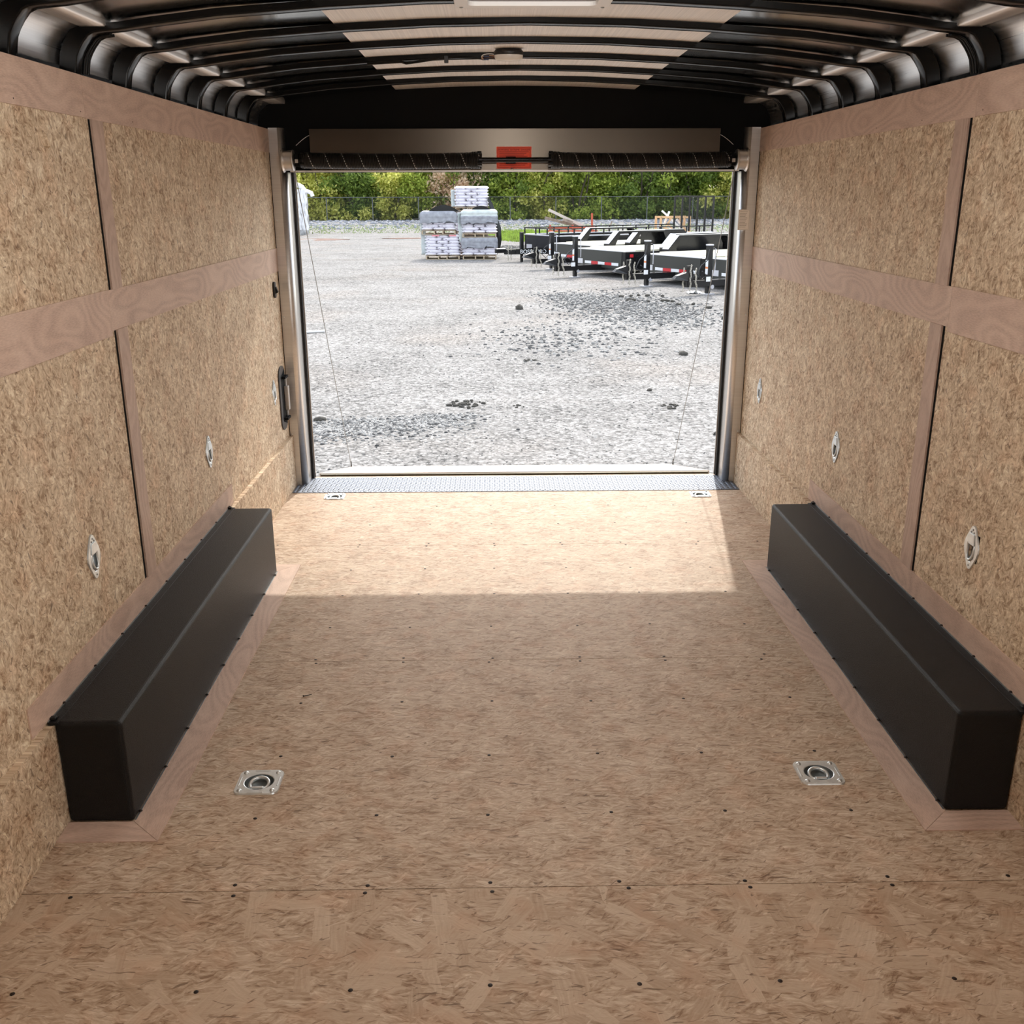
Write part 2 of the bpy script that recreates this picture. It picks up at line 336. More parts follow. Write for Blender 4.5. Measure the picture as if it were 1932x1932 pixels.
def sheet(name, mat, parent, u, v, holes, fn, t0, t1):
    """A flat board over u-range and v-range with rectangular cut-outs; fn maps (u, v, t) to 3D."""
    us = sorted(set([u[0], u[1]] + [x for h in holes for x in (h[0], h[1])])); vv = sorted(set([v[0], v[1]] + [x for h in holes for x in (h[2], h[3])]))
    m = MB()
    for i in range(len(us) - 1):
        for j in range(len(vv) - 1):
            cu, cv = (us[i] + us[i + 1]) / 2, (vv[j] + vv[j + 1]) / 2
            if any(h[0] < cu < h[1] and h[2] < cv < h[3] for h in holes): continue
            a = [(us[i], vv[j]), (us[i + 1], vv[j]), (us[i + 1], vv[j + 1]), (us[i], vv[j + 1])]
            m.hexa([fn(p[0], p[1], t0) for p in a] + [fn(p[0], p[1], t1) for p in a])
    o = m.build(name, mat, parent, recalc=True)
    bm = bmesh.new(); bm.from_mesh(o.data); bmesh.ops.remove_doubles(bm, verts=bm.verts, dist=1e-6)
    seen = {}                                                # drop the inner walls between cells
    for f in bm.faces: seen.setdefault(frozenset(x.index for x in f.verts), []).append(f)
    bmesh.ops.delete(bm, geom=[f for g in seen.values() if len(g) > 1 for f in g], context='FACES')
    bmesh.ops.recalc_face_normals(bm, faces=bm.faces); bm.to_mesh(o.data); bm.free()
    return o

Y0, YD, YE = -1.6, 5.418, 5.56       # front wall, inner face of the rear frame, outer face
WX, KX, SX = 1.27, 1.2512, 1.322     # panel face, kick panel face, outer skin

# ================================================================== SETTING: ground and yard
GZ = -0.5
def gravel_mat():
    m, n, b = mat_new('gravel'); L = n.links
    tc = N(n, 'ShaderNodeTexCoord'); P = tc.outputs['Object']
    def noise(scale, det=4, dist=0.0, mapsc=None):
        x = N(n, 'ShaderNodeTexNoise'); x.inputs['Scale'].default_value = scale; x.inputs['Detail'].default_value = det; x.inputs['Distortion'].default_value = dist
        if mapsc:
            mp = N(n, 'ShaderNodeMapping'); mp.inputs['Scale'].default_value = mapsc; L.new(P, mp.inputs[0]); L.new(mp.outputs[0], x.inputs['Vector'])
        else: L.new(P, x.inputs['Vector'])
        return x.outputs[0]
    vo = N(n, 'ShaderNodeTexVoronoi', feature='F1'); vo.inputs['Scale'].default_value = 38; L.new(P, vo.inputs['Vector'])
    vo2 = N(n, 'ShaderNodeTexVoronoi', feature='F1'); vo2.inputs['Scale'].default_value = 14; L.new(P, vo2.inputs['Vector'])
    sc = N(n, 'ShaderNodeSeparateColor'); L.new(vo.outputs['Color'], sc.inputs[0]); sc2 = N(n, 'ShaderNodeSeparateColor'); L.new(vo2.outputs['Color'], sc2.inputs[0])
    v = math_node(n, 'ADD', math_node(n, 'MULTIPLY', sc.outputs[0], 0.42), math_node(n, 'ADD', math_node(n, 'MULTIPLY', sc2.outputs[0], 0.13), math_node(n, 'ADD', math_node(n, 'MULTIPLY', noise(1.3, 5), 0.26), math_node(n, 'MULTIPLY', noise(16, 8), 0.48))))
    v = math_node(n, 'SUBTRACT', v, math_node(n, 'MULTIPLY', vo.outputs['Distance'], 0.22))
    tracks = noise(1.0, 4, 0.6, (0.22, 0.9, 1))
    v = math_node(n, 'ADD', v, math_node(n, 'MULTIPLY_ADD', tracks, 0.26, -0.13))
    c = ramp(n, v, [(0.26, (0.075, 0.073, 0.070)), (0.42, (0.195, 0.189, 0.180)), (0.60, (0.285, 0.277, 0.265)), (0.88, (0.46, 0.448, 0.43))])
    warm = ramp(n, noise(0.45, 3), [(0.52, (0, 0, 0)), (0.72, (0.5, 0.5, 0.5))])
    c = mixc(n, warm, c, (1.0, 0.90, 0.82), 'MULTIPLY')
    L.new(c, b.inputs['Base Color']); b.inputs['Roughness'].default_value = 0.92; b.inputs['Specular IOR Level'].default_value = 0.2
    bu = N(n, 'ShaderNodeBump'); bu.inputs['Strength'].default_value = 0.55; bu.inputs['Distance'].default_value = 0.014
    L.new(v, bu.inputs['Height']); L.new(bu.outputs[0], b.inputs['Normal'])
    return m
GRAVEL = gravel_mat()
def ground_z(x, y):
    z = GZ
    if y > 58: z += 0.16 * min(1, (y - 58) / 18)
    return z
m = MB(); xs = np.linspace(-90, 90, 61); ys = list(np.linspace(-14, 58, 25)) + list(np.linspace(60, 78, 10)) + list(np.linspace(82, 150, 8))
for y in ys:
    for x in xs: m.v.append((float(x), float(y), ground_z(x, y) + (0.02 * math.sin(x * 0.7 + y * 0.3) * min(1, max(0, (y - 20) / 30)))))
nx = len(xs)
for j in range(len(ys) - 1):
    for i in range(nx - 1): m.f.append((j * nx + i, j * nx + i + 1, (j + 1) * nx + i + 1, (j + 1) * nx + i)); m.sm.append(True)
tag(m.build('ground', GRAVEL), kind='structure')

# scattered stones: low-poly lumps joined as stuff
ICO = None
def ico():
    global ICO
    if ICO is None:
        bm = bmesh.new(); bmesh.ops.create_icosphere(bm, subdivisions=1, radius=1.0)
        bm.verts.ensure_lookup_table(); ICO = (np.array([v.co[:] for v in bm.verts]), np.array([[v.index for v in f.verts] for f in bm.faces])); bm.free()
    return ICO
def stones(name, pts, sizes, mats, parent=None, seed=1, flat=0.65, kind='stuff'):
    V, F = ico(); r = np.random.default_rng(seed); n = len(pts); nv = len(V)
    sc = sizes[:, None, None] * (0.7 + 0.6 * r.random((n, 1, 3))) * np.array([1, 1, flat]); jit = 0.75 + 0.5 * r.random((n, nv, 1))
    ang = r.random(n) * 6.283; ca, sa = np.cos(ang)[:, None], np.sin(ang)[:, None]
    P = V[None] * jit * sc; X = P[..., 0] * ca - P[..., 1] * sa; Yy = P[..., 0] * sa + P[..., 1] * ca
    P = np.stack([X, Yy, P[..., 2]], -1) + np.asarray(pts)[:, None, :]
    me = bpy.data.meshes.new(name); faces = (F[None] + (np.arange(n) * nv)[:, None, None]).reshape(-1, 3)
    me.vertices.add(n * nv); me.vertices.foreach_set('co', P.reshape(-1)); nf = len(faces)
    me.loops.add(nf * 3); me.loops.foreach_set('vertex_index', faces.reshape(-1)); me.polygons.add(nf)
    me.polygons.foreach_set('loop_start', np.arange(nf) * 3); me.polygons.foreach_set('loop_total', np.full(nf, 3))
    me.polygons.foreach_set('material_index', np.repeat(r.integers(0, len(mats), n), len(F)))
    for mm in mats: me.materials.append(mm)
    me.update(); me.validate()
    o = bpy.data.objects.new(name, me); col.objects.link(o)
    if parent: o.parent = parent
    if kind: o['kind'] = kind
    return o
STONE = [simple('stone_light', (0.42, 0.41, 0.39), 0.9), simple('stone_mid', (0.26, 0.255, 0.245), 0.9), simple('stone_grey', (0.17, 0.17, 0.165), 0.9), simple('stone_dark', (0.085, 0.085, 0.085), 0.9)]
BERM = [simple('berm_light', (0.38, 0.38, 0.4), 0.9), simple('berm_mid', (0.24, 0.25, 0.27), 0.9), simple('berm_blue', (0.20, 0.215, 0.25), 0.9)]
nr = np.random.default_rng(3)
def ellipse_pts(n, cx, cy, ax, ay, rot=0.0, z=GZ, p=0.6):
    t = nr.random(n) * 6.283; q = nr.random(n) ** p; x = ax * q * np.cos(t); y = ay * q * np.sin(t)
    return np.stack([cx + x * math.cos(rot) - y * math.sin(rot), cy + x * math.sin(rot) + y * math.cos(rot), np.full(n, z)], 1)
def ragged(n, blobs):
    parts = []; tot = sum(b[4] for b in blobs)
    for cx, cy, ax, ay, wgt in blobs:
        k = int(n * wgt / tot); parts.append(np.stack([cx + ax * 0.5 * nr.standard_normal(k), cy + ay * 0.5 * nr.standard_normal(k), np.full(k, GZ)], 1))
    return np.concatenate(parts)
pa = ragged(3600, [(-1.95, 8.95, 0.75, 0.40, 3), (-1.45, 9.05, 0.7, 0.36, 2.6), (-0.95, 9.25, 0.6, 0.26, 1.7), (-0.62, 9.5, 0.35, 0.14, .7), (-1.6, 8.7, 1.3, 0.3, .8)])
tag(stones('gravel', pa, 0.008 + 0.014 * nr.random(len(pa)), STONE + STONE[:1], seed=5), 'patch of coarse dark grey gravel on the ground left, just beyond the ramp', 'gravel')
pb = ragged(4600, [(1.9, 20.0, 1.1, 2.2, 2.5), (2.7, 19.6, 1.2, 2.6, 3), (3.2, 18.4, 0.8, 2.2, 1.6), (2.3, 17.4, 1.5, 2.0, 1.6), (1.35, 21.2, 0.6, 1.2, .8), (0.9, 14.8, 1.3, 1.8, 1.2)])
tag(stones('gravel', pb, 0.012 + 0.022 * nr.random(len(pb)), STONE + STONE[2:], seed=6), 'loose coarse gravel patch in front of the parked flatbed trailers', 'gravel')
n3 = 7000; px_ = nr.random(n3); yy = 6.6 + 11 * px_ ** 1.5; pc = np.stack([(nr.random(n3) - 0.5) * (3.2 + yy * 0.55), yy, np.full(n3, GZ)], 1)
tag(stones('gravel', pc, 0.004 + 0.009 * nr.random(n3) ** 2, STONE, seed=7), 'fine scattered pebbles over the yard between the ramp and the gravel patches', 'gravel')
n4 = 5200; pd_ = np.stack([nr.uniform(-30, 42, n4), 61 + 17 * nr.random(n4) ** 0.6, np.zeros(n4)], 1); pd_[:, 2] = [ground_z(0, y) for y in pd_[:, 1]]
tag(stones('gravel', pd_, 0.05 + 0.13 * nr.random(n4) ** 2, BERM, seed=8), 'band of bluish grey broken stone along the foot of the chain-link fence', 'gravel')
# grass tufts
def grass_blades(n, fx, seed, hgt, wid):
    r = np.random.default_rng(seed); m = MB()
    for i in range(n):
        x, y, z = fx(r); a = r.random() * 6.28; h = hgt * (0.5 + r.random()); dx, dy = math.cos(a) * wid, math.sin(a) * wid; lx, ly = (r.random(2) - 0.5) * h * 0.8
        m.v += [(x - dx, y - dy, z), (x + dx, y + dy, z), (x + lx, y + ly, z + h)]; k = len(m.v); m.f.append((k - 3, k - 2, k - 1)); m.sm.append(False)
    return m
GRASS = simple('grass', (0.30, 0.42, 0.06), 0.8, vary=0.5, vscale=3); GRASS_DRY = simple('weeds', (0.36, 0.42, 0.20), 0.8, vary=0.4, vscale=2)
def fx1(r):
    t = r.random() * 6.28; q = r.random() ** .5; x = 1.6 + 2.6 * q * math.cos(t); y = 53 + 7 * q * math.sin(t); return x, y, ground_z(x, y)
tag(grass_blades(5200, fx1, 2, 0.12, 0.035).build('grass', GRASS, recalc=False), 'bright green grass patch beside the right-hand bag stacks', 'grass', kind='stuff')
def fx2(r):
    x = r.uniform(-26, 36); y = 57 + 12 * r.random(); return x, y, ground_z(x, y)
tag(grass_blades(7000, fx2, 3, 0.08, 0.05).build('grass', GRASS_DRY, recalc=False), 'thin pale weeds among the stones before the fence', 'weeds', kind='stuff')
def flat_patch(name, cx, cy, ax, ay, mat, label, cat, z=0.004, seed=0):
    r = random.Random(seed); m = MB(); n = 28
    pts = []
    for i in range(n):
        t = 2 * math.pi * i / n; q = 0.75 + 0.35 * r.random(); pts.append((cx + ax * q * math.cos(t), cy + ay * q * math.sin(t)))
    zz = ground_z(cx, cy)
    m.prism(pts, lambda u, v, d: (u, v, d), zz - 0.004, zz + z); return tag(m.build(name, mat), label, cat)
EARTH = simple('red_earth', (0.21, 0.13, 0.10), 0.95, vary=0.35, vscale=2); MUD = simple('dark_mud', (0.05, 0.047, 0.042), 0.7, vary=0.6, vscale=3)
flat_patch('soil_patch', -8.8, 49.3, 1.7, 1.3, EARTH, 'thin reddish brown soil stain on the gravel left of the bag stacks', 'soil', 0.012, 1)
flat_patch('soil_patch', -4.0, 50.5, 1.5, 0.7, EARTH, 'faint short reddish soil streak just left of the bag stacks', 'soil', 0.012, 2)
pm = ellipse_pts(900, 1.0, 40.5, 1.6, 2.6)
tag(stones('mud', pm, 0.04 + 0.07 * nr.random(len(pm)), [MUD, STONE[3], STONE[2]], seed=12, flat=0.35), 'dark wet mud and rubble beyond the right bag stack', 'mud')
# single clods that can be pointed out
CLOD = simple('dark_clod', (0.075, 0.07, 0.06), 0.95, vary=0.4, vscale=30)
for (x, y, sz, cnt, lab) in [(-0.42, 10.1, 0.030, 34, 'dark clump of earth clods at the centre of the yard, nearest the ramp'),
        (0.12, 9.95, 0.018, 8, 'small crumbs of dark earth just right of the central clump'),
        (2.41, 13.5, 0.065, 1, 'lone dark long clod near the right door cable'),
        (1.62, 10.8, 0.045, 1, 'brown clod alone above the right-hand crumb cluster'),
        (1.68, 9.9, 0.022, 18, 'loose cluster of dark crumbs low on the right of the yard'),
        (1.83, 8.55, 0.055, 1, 'flat dark clod nearest the ramp on the right'),
        (0.55, 19.0, 0.10, 1, 'small dark clod left of the far gravel patch'),
        (0.35, 12.9, 0.022, 12, 'sparse dark crumbs in the middle of the yard'),
        (-1.80, 9.55, 0.06, 1, 'dark flat stone on the upper edge of the left gravel patch'),
        (3.7, 17.4, 0.10, 1, 'dark clod at the right tip of the far gravel patch')]:
    q = ellipse_pts(cnt, x, y, sz * 2.4 * (1 + cnt / 22), sz * 3.4 * (1 + cnt / 30), z=GZ + sz * 0.2)
    tag(stones('clod' if cnt < 5 else 'clods', q, sz * (0.45 + 0.7 * nr.random(cnt)), [CLOD], seed=int(y * 10), flat=0.6, kind='stuff' if cnt > 1 else None), lab, 'clod')
NTH = ['first', 'second', 'third', 'fourth', 'fifth', 'sixth', 'seventh', 'eighth', 'ninth', 'tenth', 'eleventh', 'twelfth', 'thirteenth', 'fourteenth', 'fifteenth', 'sixteenth']
lumps = sorted([(lambda x: (x, 20.2 + 1.9 * rnd.random() - (x - 2.6) * 1.0))(2.5 + 1.5 * rnd.random()) for k in range(16)], key=lambda p: p[0] / p[1])
for k, (x, y) in enumerate(lumps):
    tag(stones('lump', np.array([[x, y, GZ + 0.02]]), np.array([0.036 + 0.03 * rnd.random()]), [CLOD], seed=40 + k, kind=None), f'dark fist-sized lump on the far edge of the far gravel patch, {NTH[k]} from the left', 'stone', 'dark lumps along the far gravel patch')
mb = MB(); mb.cyl((-3.42, 15.5, GZ + 0.02), (-2.80, 15.79, GZ + 0.02), 0.017, 0.022, 8)
tag(mb.build('white_stick', simple('bleached_stick', (0.75, 0.74, 0.72), 0.7)), 'short white stick lying on the gravel at the left door post', 'stick')

# ================================================================== SETTING: trailer floor
floor = tag(empty('floor'), kind='structure')
PANS = [(-0.791, 2.425, 0.125), (0.800, 2.437, 0.125)]
seams = [Y0, -0.457, 0.756, 1.969, 3.182, 4.395, 5.60]
for i in range(len(seams) - 1):
    a, b = seams[i] + 0.001, seams[i + 1] - 0.001
    holes = [(p[0] - 0.043, p[0] + 0.043, p[1] - 0.040, p[1] + 0.040) for p in PANS + [(-1.000, 5.190, 0), (1.010, 5.180, 0)] if a < p[1] < b]
    if i == 5: holes = [(h[0], h[1], h[2] + 0.004, h[3] - 0.004) for h in holes]
    sheet('panel', OSB_FLOOR_BIG if i <= 2 else OSB_FLOOR, floor, (-WX, WX), (a, b), holes, lambda u, v, t: (u, v, t), -0.019, 0.0)
MB().box(-SX, SX, Y0, 5.60, -0.12, -0.06).build('subframe', BLACK_MATTE, floor)
# screw heads, each a part
sm = MB(); sm.lathe([(0.0001, 0.0012), (0.0030, 0.0011), (0.0046, 0.0004), (0.0050, 0.0)], n=8)
s0 = None
xs_ = (-0.755, -0.44, -0.135, 0.185, 0.485, 0.837)
rows = [1.66, 1.955, 1.985, 2.26, 2.557, 2.88, 3.168, 3.198, 3.47, 3.79, 4.08, 4.38, 4.41, 4.70, 5.0]
for y in rows:
    for x in xs_:
        if s0 is None: s0 = sm.build('screw', SCREW, floor); o = s0
        else: o = s0.copy(); col.objects.link(o)
        o.location = (x + rnd.uniform(-0.012, 0.012), y + rnd.uniform(-0.006, 0.006), 0.0002); o.scale = (1.1, 1.1, 1)
for (x, y) in ((-1.13, 1.66), (-1.13, 1.955), (1.12, 1.66), (1.12, 1.985), (-1.15, 4.41), (1.13, 4.41)):
    o = s0.copy(); col.objects.link(o); o.location = (x, y, 0.0002)

lsc = empty('loose_screw', (-0.745, 2.93, 0), R(25), 'small dark screw lying loose on the floor, left of centre', 'screw')
MB().cyl((-0.014, 0, 0.0028), (0.014, 0, 0.0024), 0.0016, 0.0008, 6).build('shank', SCREW, lsc); MB().cyl((-0.0155, 0, 0.0034), (-0.0135, 0, 0.0034), 0.0034, n=8).build('head', SCREW, lsc)
# ================================================================== SETTING: walls
def wall(side):
    sg = -1 if side == 'left' else 1
    W = tag(empty('wall_' + side), kind='structure')
    fn = lambda u, v, t: (sg * t, u, v)          # u = y, v = z
    rings = [2.664, 3.868, 5.105 if sg < 0 else 5.078]
    holes = [(y - 0.026, y + 0.026, 0.555, 0.640) for y in rings]
    # near column of panels ends in a dark gap before the batten
    ystart = Y0
    door = (-1.4, -0.6)  # unseen side opening, put in to let light in
    seg_near = [(Y0, -0.66), (-0.66, 0.56), (0.56, 1.79), (1.79, 3.034)]
    for a, b in seg_near:
        if sg > 0 and a < -0.7: a0 = -0.6; continue
        sheet('panel', OSB_WALL, W, (a + 0.001, b - 0.001), (1.25, 1.80), [], fn, WX, WX + 0.006)
        sheet('panel', OSB_WALL, W, (a + 0.001, b - 0.001), (0.28, 1.248), [h for h in holes if a < h[0] < b], fn, WX, WX + 0.006)
        sheet('kick_panel', OSB_KICK, W, (a + 0.001, b - 0.001), (0.0, 0.2904), [], fn, KX, WX)
    sheet('panel', OSB_WALL, W, (3.052, YD), (1.25, 1.80), [], fn, WX, WX + 0.006)
    sheet('panel', OSB_WALL, W, (3.052, YD), (0.28, 1.248), [h for h in holes if h[0] > 3.1], fn, WX, WX + 0.006)
    sheet('kick_panel', OSB_KICK, W, (3.035, YD), (0.0, 0.2904), [], fn, KX, WX)
    # lauan boards
    j = 3.012
    tb = 0.0035
    for nm, mat, a, b, z0, z1, th in [('trim_board', LAUAN, Y0 if sg < 0 else -0.6, j, 1.788, 1.900, tb), ('trim_board', LAUAN, j + 0.001, YD, 1.786, 1.8995, tb),
                                  ('trim_board', LAUAN, Y0 if sg < 0 else -0.6, j, 1.176, 1.311, tb), ('trim_board', LAUAN, j + 0.001, YD, 1.190, 1.3095, tb),
                                  ('trim_board', LAUAN, 2.166, 4.148, 0.299, 0.381, tb),
                                  ('batten', LAUAN_V, 3.048, 3.132, 1.3095, 1.786, 0.006), ('batten', LAUAN_V, 3.048, 3.132, 0.381, 1.190, 0.006)]:
        m = MB()
        if z1 < 0.4: m.hexa([fn(a + 0.0, z0, WX - th), fn(b, z0 - 0.005, WX - th), fn(b, z0 - 0.005, WX), fn(a, z0, WX), fn(a, z1, WX - th), fn(b, z1, WX - th), fn(b, z1, WX), fn(a, z1, WX)])
        else: m.hexa([fn(a, z0, WX - th), fn(b, z0, WX - th), fn(b, z0, WX), fn(a, z0, WX), fn(a, z1, WX - th), fn(b, z1, WX - th), fn(b, z1, WX), fn(a, z1, WX)])
        m.build(nm, mat, W)
    # dark studs and outer aluminium skin
    a = Y0 if sg < 0 else -0.6
    MB().box(min(sg * (WX + .007), sg * (WX + .046)), max(sg * (WX + .007), sg * (WX + .046)), 3.020, 3.066, 0.0, 1.88).build('stud', BLACK_MATTE, W)
    MB().box(min(sg * (WX + .0002), sg * (WX + .0065)), max(sg * (WX + .0002), sg * (WX + .0065)), 3.0345, 3.0515, 0.2905, 1.80).build('gap_shade', BLACK_MATTE, W)  # black strip standing in for the shade inside the gap
    MB().box(min(sg * SX, sg * (SX + .004)), max(sg * SX, sg * (SX + .004)), a, YE, -0.12, 1.90).build('skin', ALU, W)
    MB().box(min(sg * (WX + .006), sg * SX), max(sg * (WX + .006), sg * SX), a, YE, 1.80, 1.872).build('top_rail', BLACK_ENAMEL, W)
    # screws down the near-side strip of trim
    s1 = None
    for y in (2.17, 2.57, 2.98, 3.38, 3.79, 4.19, 4.60, 5.0):
        for z in (1.802,):
            if s1 is None:
                s1 = MB().lathe([(0.0001, 0.0008), (0.0014, 0.0007), (0.0020, 0.0)], axis='x', n=7, c=(0, 0, 0)).build('screw', SCREW, W); o = s1
            else: o = s1.copy(); col.objects.link(o)
            o.location = (sg * (WX - tb - 0.0003), y + rnd.uniform(-.02, .02), z)
            o.scale = (-sg, 1, 1)
    return W
WL = wall('left'); WR = wall('right')
tag(MB().box(-SX, SX, Y0 - 0.03, Y0, -0.12, 2.12).build('wall_front', simple('front_board', (0.45, 0.32, 0.22), 0.7, vary=0.15)), kind='structure')
# torn chip in the left near panel
mb = MB(); mb.add([(-1.269, 2.70, 1.745), (-1.262, 2.715, 1.735), (-1.258, 2.735, 1.70), (-1.268, 2.74, 1.695), (-1.2695, 2.715, 1.70)], [(0, 1, 2, 3, 4)])
mb.build('chip', OSB_WALL, WL)

# ================================================================== SETTING: ceiling with bows
ceil = tag(empty('ceiling'), kind='structure')
half_skin = [(-1.322, 1.86), (-1.322, 1.925), (-1.318, 1.950), (-1.308, 1.975), (-1.293, 1.997), (-1.272, 2.014), (-1.246, 2.024), (-1.212, 2.031), (-1.10, 2.046), (-0.87, 2.072), (-0.57, 2.092), (-0.30, 2.104), (0, 2.108)]
SKIN = half_skin + [(-x, z) for x, z in reversed(half_skin[:-1])]
half_in = [(-1.2725, 1.872), (-1.2720, 1.906), (-1.268, 1.928), (-1.264, 1.945), (-1.255, 1.962), (-1.243, 1.979), (-1.227, 1.997), (-1.210, 2.005), (-1.185, 2.008), (-1.137, 2.0125), (-1.05, 2.025), (-0.87, 2.046), (-0.57, 2.068), (-0.30, 2.0815), (0, 2.087)]
def arch(x): # z of bow underside
    pts = half_in[8:]; x = -abs(x)
    for (a, za), (b, zb) in zip(pts, pts[1:]):
        if a <= x <= b: return za + (zb - za) * (x - a) / (b - a)
    return 2.0
cov = [p for p in SKIN if p[0] <= -1.2]
def mirror(path): return [(-x, z) for x, z in path]
MB().sweep(half_skin[:8], Y0, YE).build('cove_sheet', ALU, ceil); MB().sweep(mirror(half_skin[:8]), Y0, YE).build('cove_sheet', ALU, ceil)
def skin_z(x):
    x = -abs(x)
    for (a, za), (b, zb) in zip(half_skin, half_skin[1:]):
        if a <= x <= b and b > a: return za + (zb - za) * (x - a) / (b - a)
    return 2.108
for a, b, mat in ((-1.212, -0.61, ALU_GLOSS), (0.61, 1.212, ALU_GLOSS), (-0.61, 0.61, ALU_ROOF)):
    path = [(x, skin_z(x) - (0.0025 if mat is ALU_ROOF else 0)) for x in np.linspace(a, b, 14)]
    MB().sweep([(float(x), float(z)) for x, z in path], Y0, YE).build('roof_sheet', mat, ceil)
MB().sweep([(x, z + 0.004) for x, z in SKIN], Y0, YE).build('outer_roof', ALU, ceil)
for sg in (-1, 1):   # longitudinal Z rail where the cove meets the roof
    p = [(-1.250, 2.030), (-1.246, 2.0195), (-1.178, 2.0195), (-1.174, 2.024), (-1.174, 2.046)]
    MB().sweep([(-sg * x if sg > 0 else x, z) for x, z in p], Y0, 5.44).build('edge_rail', ALU_LIGHT, ceil)
bow_in = half_in + mirror(list(reversed(half_in[:-1])))
def bow_mesh(width):
    m = MB(); n = len(bow_in); out_ = []
    for x, z in bow_in:
        if abs(x) > 1.2: # project to the cove sheet
            # nearest direction outward
            cx, cz = (-1.20 if x < 0 else 1.20), 1.93
            d = Vector((x - cx, max(0, z - cz))) if z > cz else Vector((x - cx, 0)); d.normalize()
            k = 0.046 if z < 1.98 else 0.03
            out_.append((x + d.x * k, z + d.y * k))
        else: out_.append((x, z + 0.020))
    for y in (0, width): m.v += [(x, y, z) for x, z in bow_in] + [(x, y, z) for x, z in out_]
    A, B, C_, D = 0, n, 2 * n, 3 * n
    for i in range(n - 1):
        m.f += [(A + i, A + i + 1, B + i + 1, B + i), (C_ + i, C_ + i + 1, D + i + 1, D + i), (A + i, A + i + 1, C_ + i + 1, C_ + i)]; m.sm += [False, False, True]
    return m
bw = 0.050; b0 = None
BOWS = [2.65 + 0.398 * k for k in range(-9, 7)]
for yb in BOWS:
    if b0 is None: b0 = bow_mesh(bw).build('roof_bow', BLACK_ENAMEL, ceil, bevel=0.004, seg=2); o = b0
    else: o = b0.copy(); col.objects.link(o)
    o.location = (0, yb - bw, 0)
# wiring loom clipped beside the second bow in view
for k in range(3):
    yb = 3.048 + 0.006 + 0.011 * k
    pts = [(x * (1 - 0.0015 * k), yb, z) for x, z in half_in[1:9]]
    MB().tube(pts, 0.0045, 6).build('loom', BLACK_ENAMEL, ceil); MB().tube([(-x, y, z) for x, y, z in pts], 0.0045, 6).build('loom', BLACK_ENAMEL, ceil)
# black closure above the door
m = MB(); pp = [p for p in SKIN]
m.prism([(x, z) for x, z in pp] + [(1.322, 1.690), (-1.322, 1.690)], lambda u, v, d: (u, d, v), 5.445, YE); 

# ================================================================== SETTING: rear door frame
door = tag(empty('door_1'), kind='structure')
m.build('header_beam', BLACK_MATTE, door)
for sg in (-1, 1):
    prof = []
    r_ = 0.034; xo, xi = 1.2665, 1.187
    prof = [(xo, YD), (xi + r_, YD)] + [(xi + r_ - r_ * math.sin(t), YD + r_ - r_ * math.cos(t)) for t in [R(a) for a in (15, 30, 45, 60, 75, 90)]] + [(xi, YE), (xo, YE)]
    m = MB(); n = len(prof)
    m.v = [(sg * x, y, -0.02) for x, y in prof] + [(sg * x, y, 1.905) for x, y in prof]
    for i in range(n): m.f.append((i, (i + 1) % n, n + (i + 1) % n, n + i)); m.sm.append(1 <= i <= 6)
    m.f.append(tuple(range(n))); m.sm.append(False); m.f.append(tuple(range(n, 2 * n))); m.sm.append(False)
    m.build('door_post', STAINLESS, door)
    MB().box(min(sg * xo, sg * 1.326), max(sg * xo, sg * 1.326), YD + 0.002, YE, -0.12, 1.905).build('corner_post', BLACK_MATTE, door)
    MB().box(min(sg * 1.174, sg * 1.186), max(sg * 1.174, sg * 1.186), YE - 0.012, YE + 0.012, 0.004, 1.69).build('seal', RUBBER, door)
    MB().box(min(sg * 1.168, sg * 1.176), max(sg * 1.168, sg * 1.176), YE + 0.010, YE + 0.020, 0.004, 1.69).build('edge_strip', STAINLESS, door)
    sc_ = MB().lathe([(0.0001, -0.002), (0.003, -0.0018), (0.005, 0)], axis='y', n=8).build('screw', ZINC, door); sc_.location = (sg * 1.255, YD - 0.0004, 0.95)
    for zz in (0.3, 1.45): o = sc_.copy(); col.objects.link(o); o.location = (sg * 1.255, YD - 0.0004, zz)

# header plate with its lip
hp = empty('header_plate', (0, 5.43, 1.80), 0, 'wide bare metal plate across the top of the rear door opening', 'panel')
MB().box(-1.058, 1.058, -0.014, -0.008, -0.105, 0.100).build('plate', PLATE, hp, bevel=0.001)
MB().box(-1.165, 1.165, -0.020, -0.006, -0.110, -0.102).build('lip', ALU_LIGHT, hp)
rv = MB().lathe([(0.0001, -0.005), (0.004, -0.004), (0.007, 0)], axis='y', n=10).build('rivet', ZINC, hp); rv.location = (-0.019, -0.020, -0.098)
for x in (-0.62, 0.83): o = rv.copy(); col.objects.link(o); o.location = (x, -0.020, -0.098)
# warning sticker
st = empty('warning_sticker', (-0.008, 5.4145, 1.758), 0, 'orange-red warning sticker on the metal plate behind the torsion shaft', 'sticker')
MB().box(-0.090, 0.090, -0.0006, 0.0, -0.054, 0.054).build('backing', RED, st)
m = MB()
for a in ((-0.084, 0.084, 0.0462, 0.048), (-0.084, 0.084, -0.048, -0.0462), (-0.084, -0.0822, -0.048, 0.048), (0.0822, 0.084, -0.048, 0.048)): m.box(a[0], a[1], -0.0010, -0.0005, a[2], a[3])
m.build('border', RED_DK, st)
text('heading', 'WARNING  EXTREME  DANGER', 0.0115, RED_DK, st, (0, -0.0009, 0.0385), (R(90), 0, 0), 0.0002)
m = MB()
for i in range(10):
    z = 0.027 - 0.0072 * i; m.box(-0.076, 0.076 - 0.03 * ((i * 7) % 5) / 5, -0.0010, -0.0005, z, z + 0.0022)
m.build('small_print', RED_DK, st)
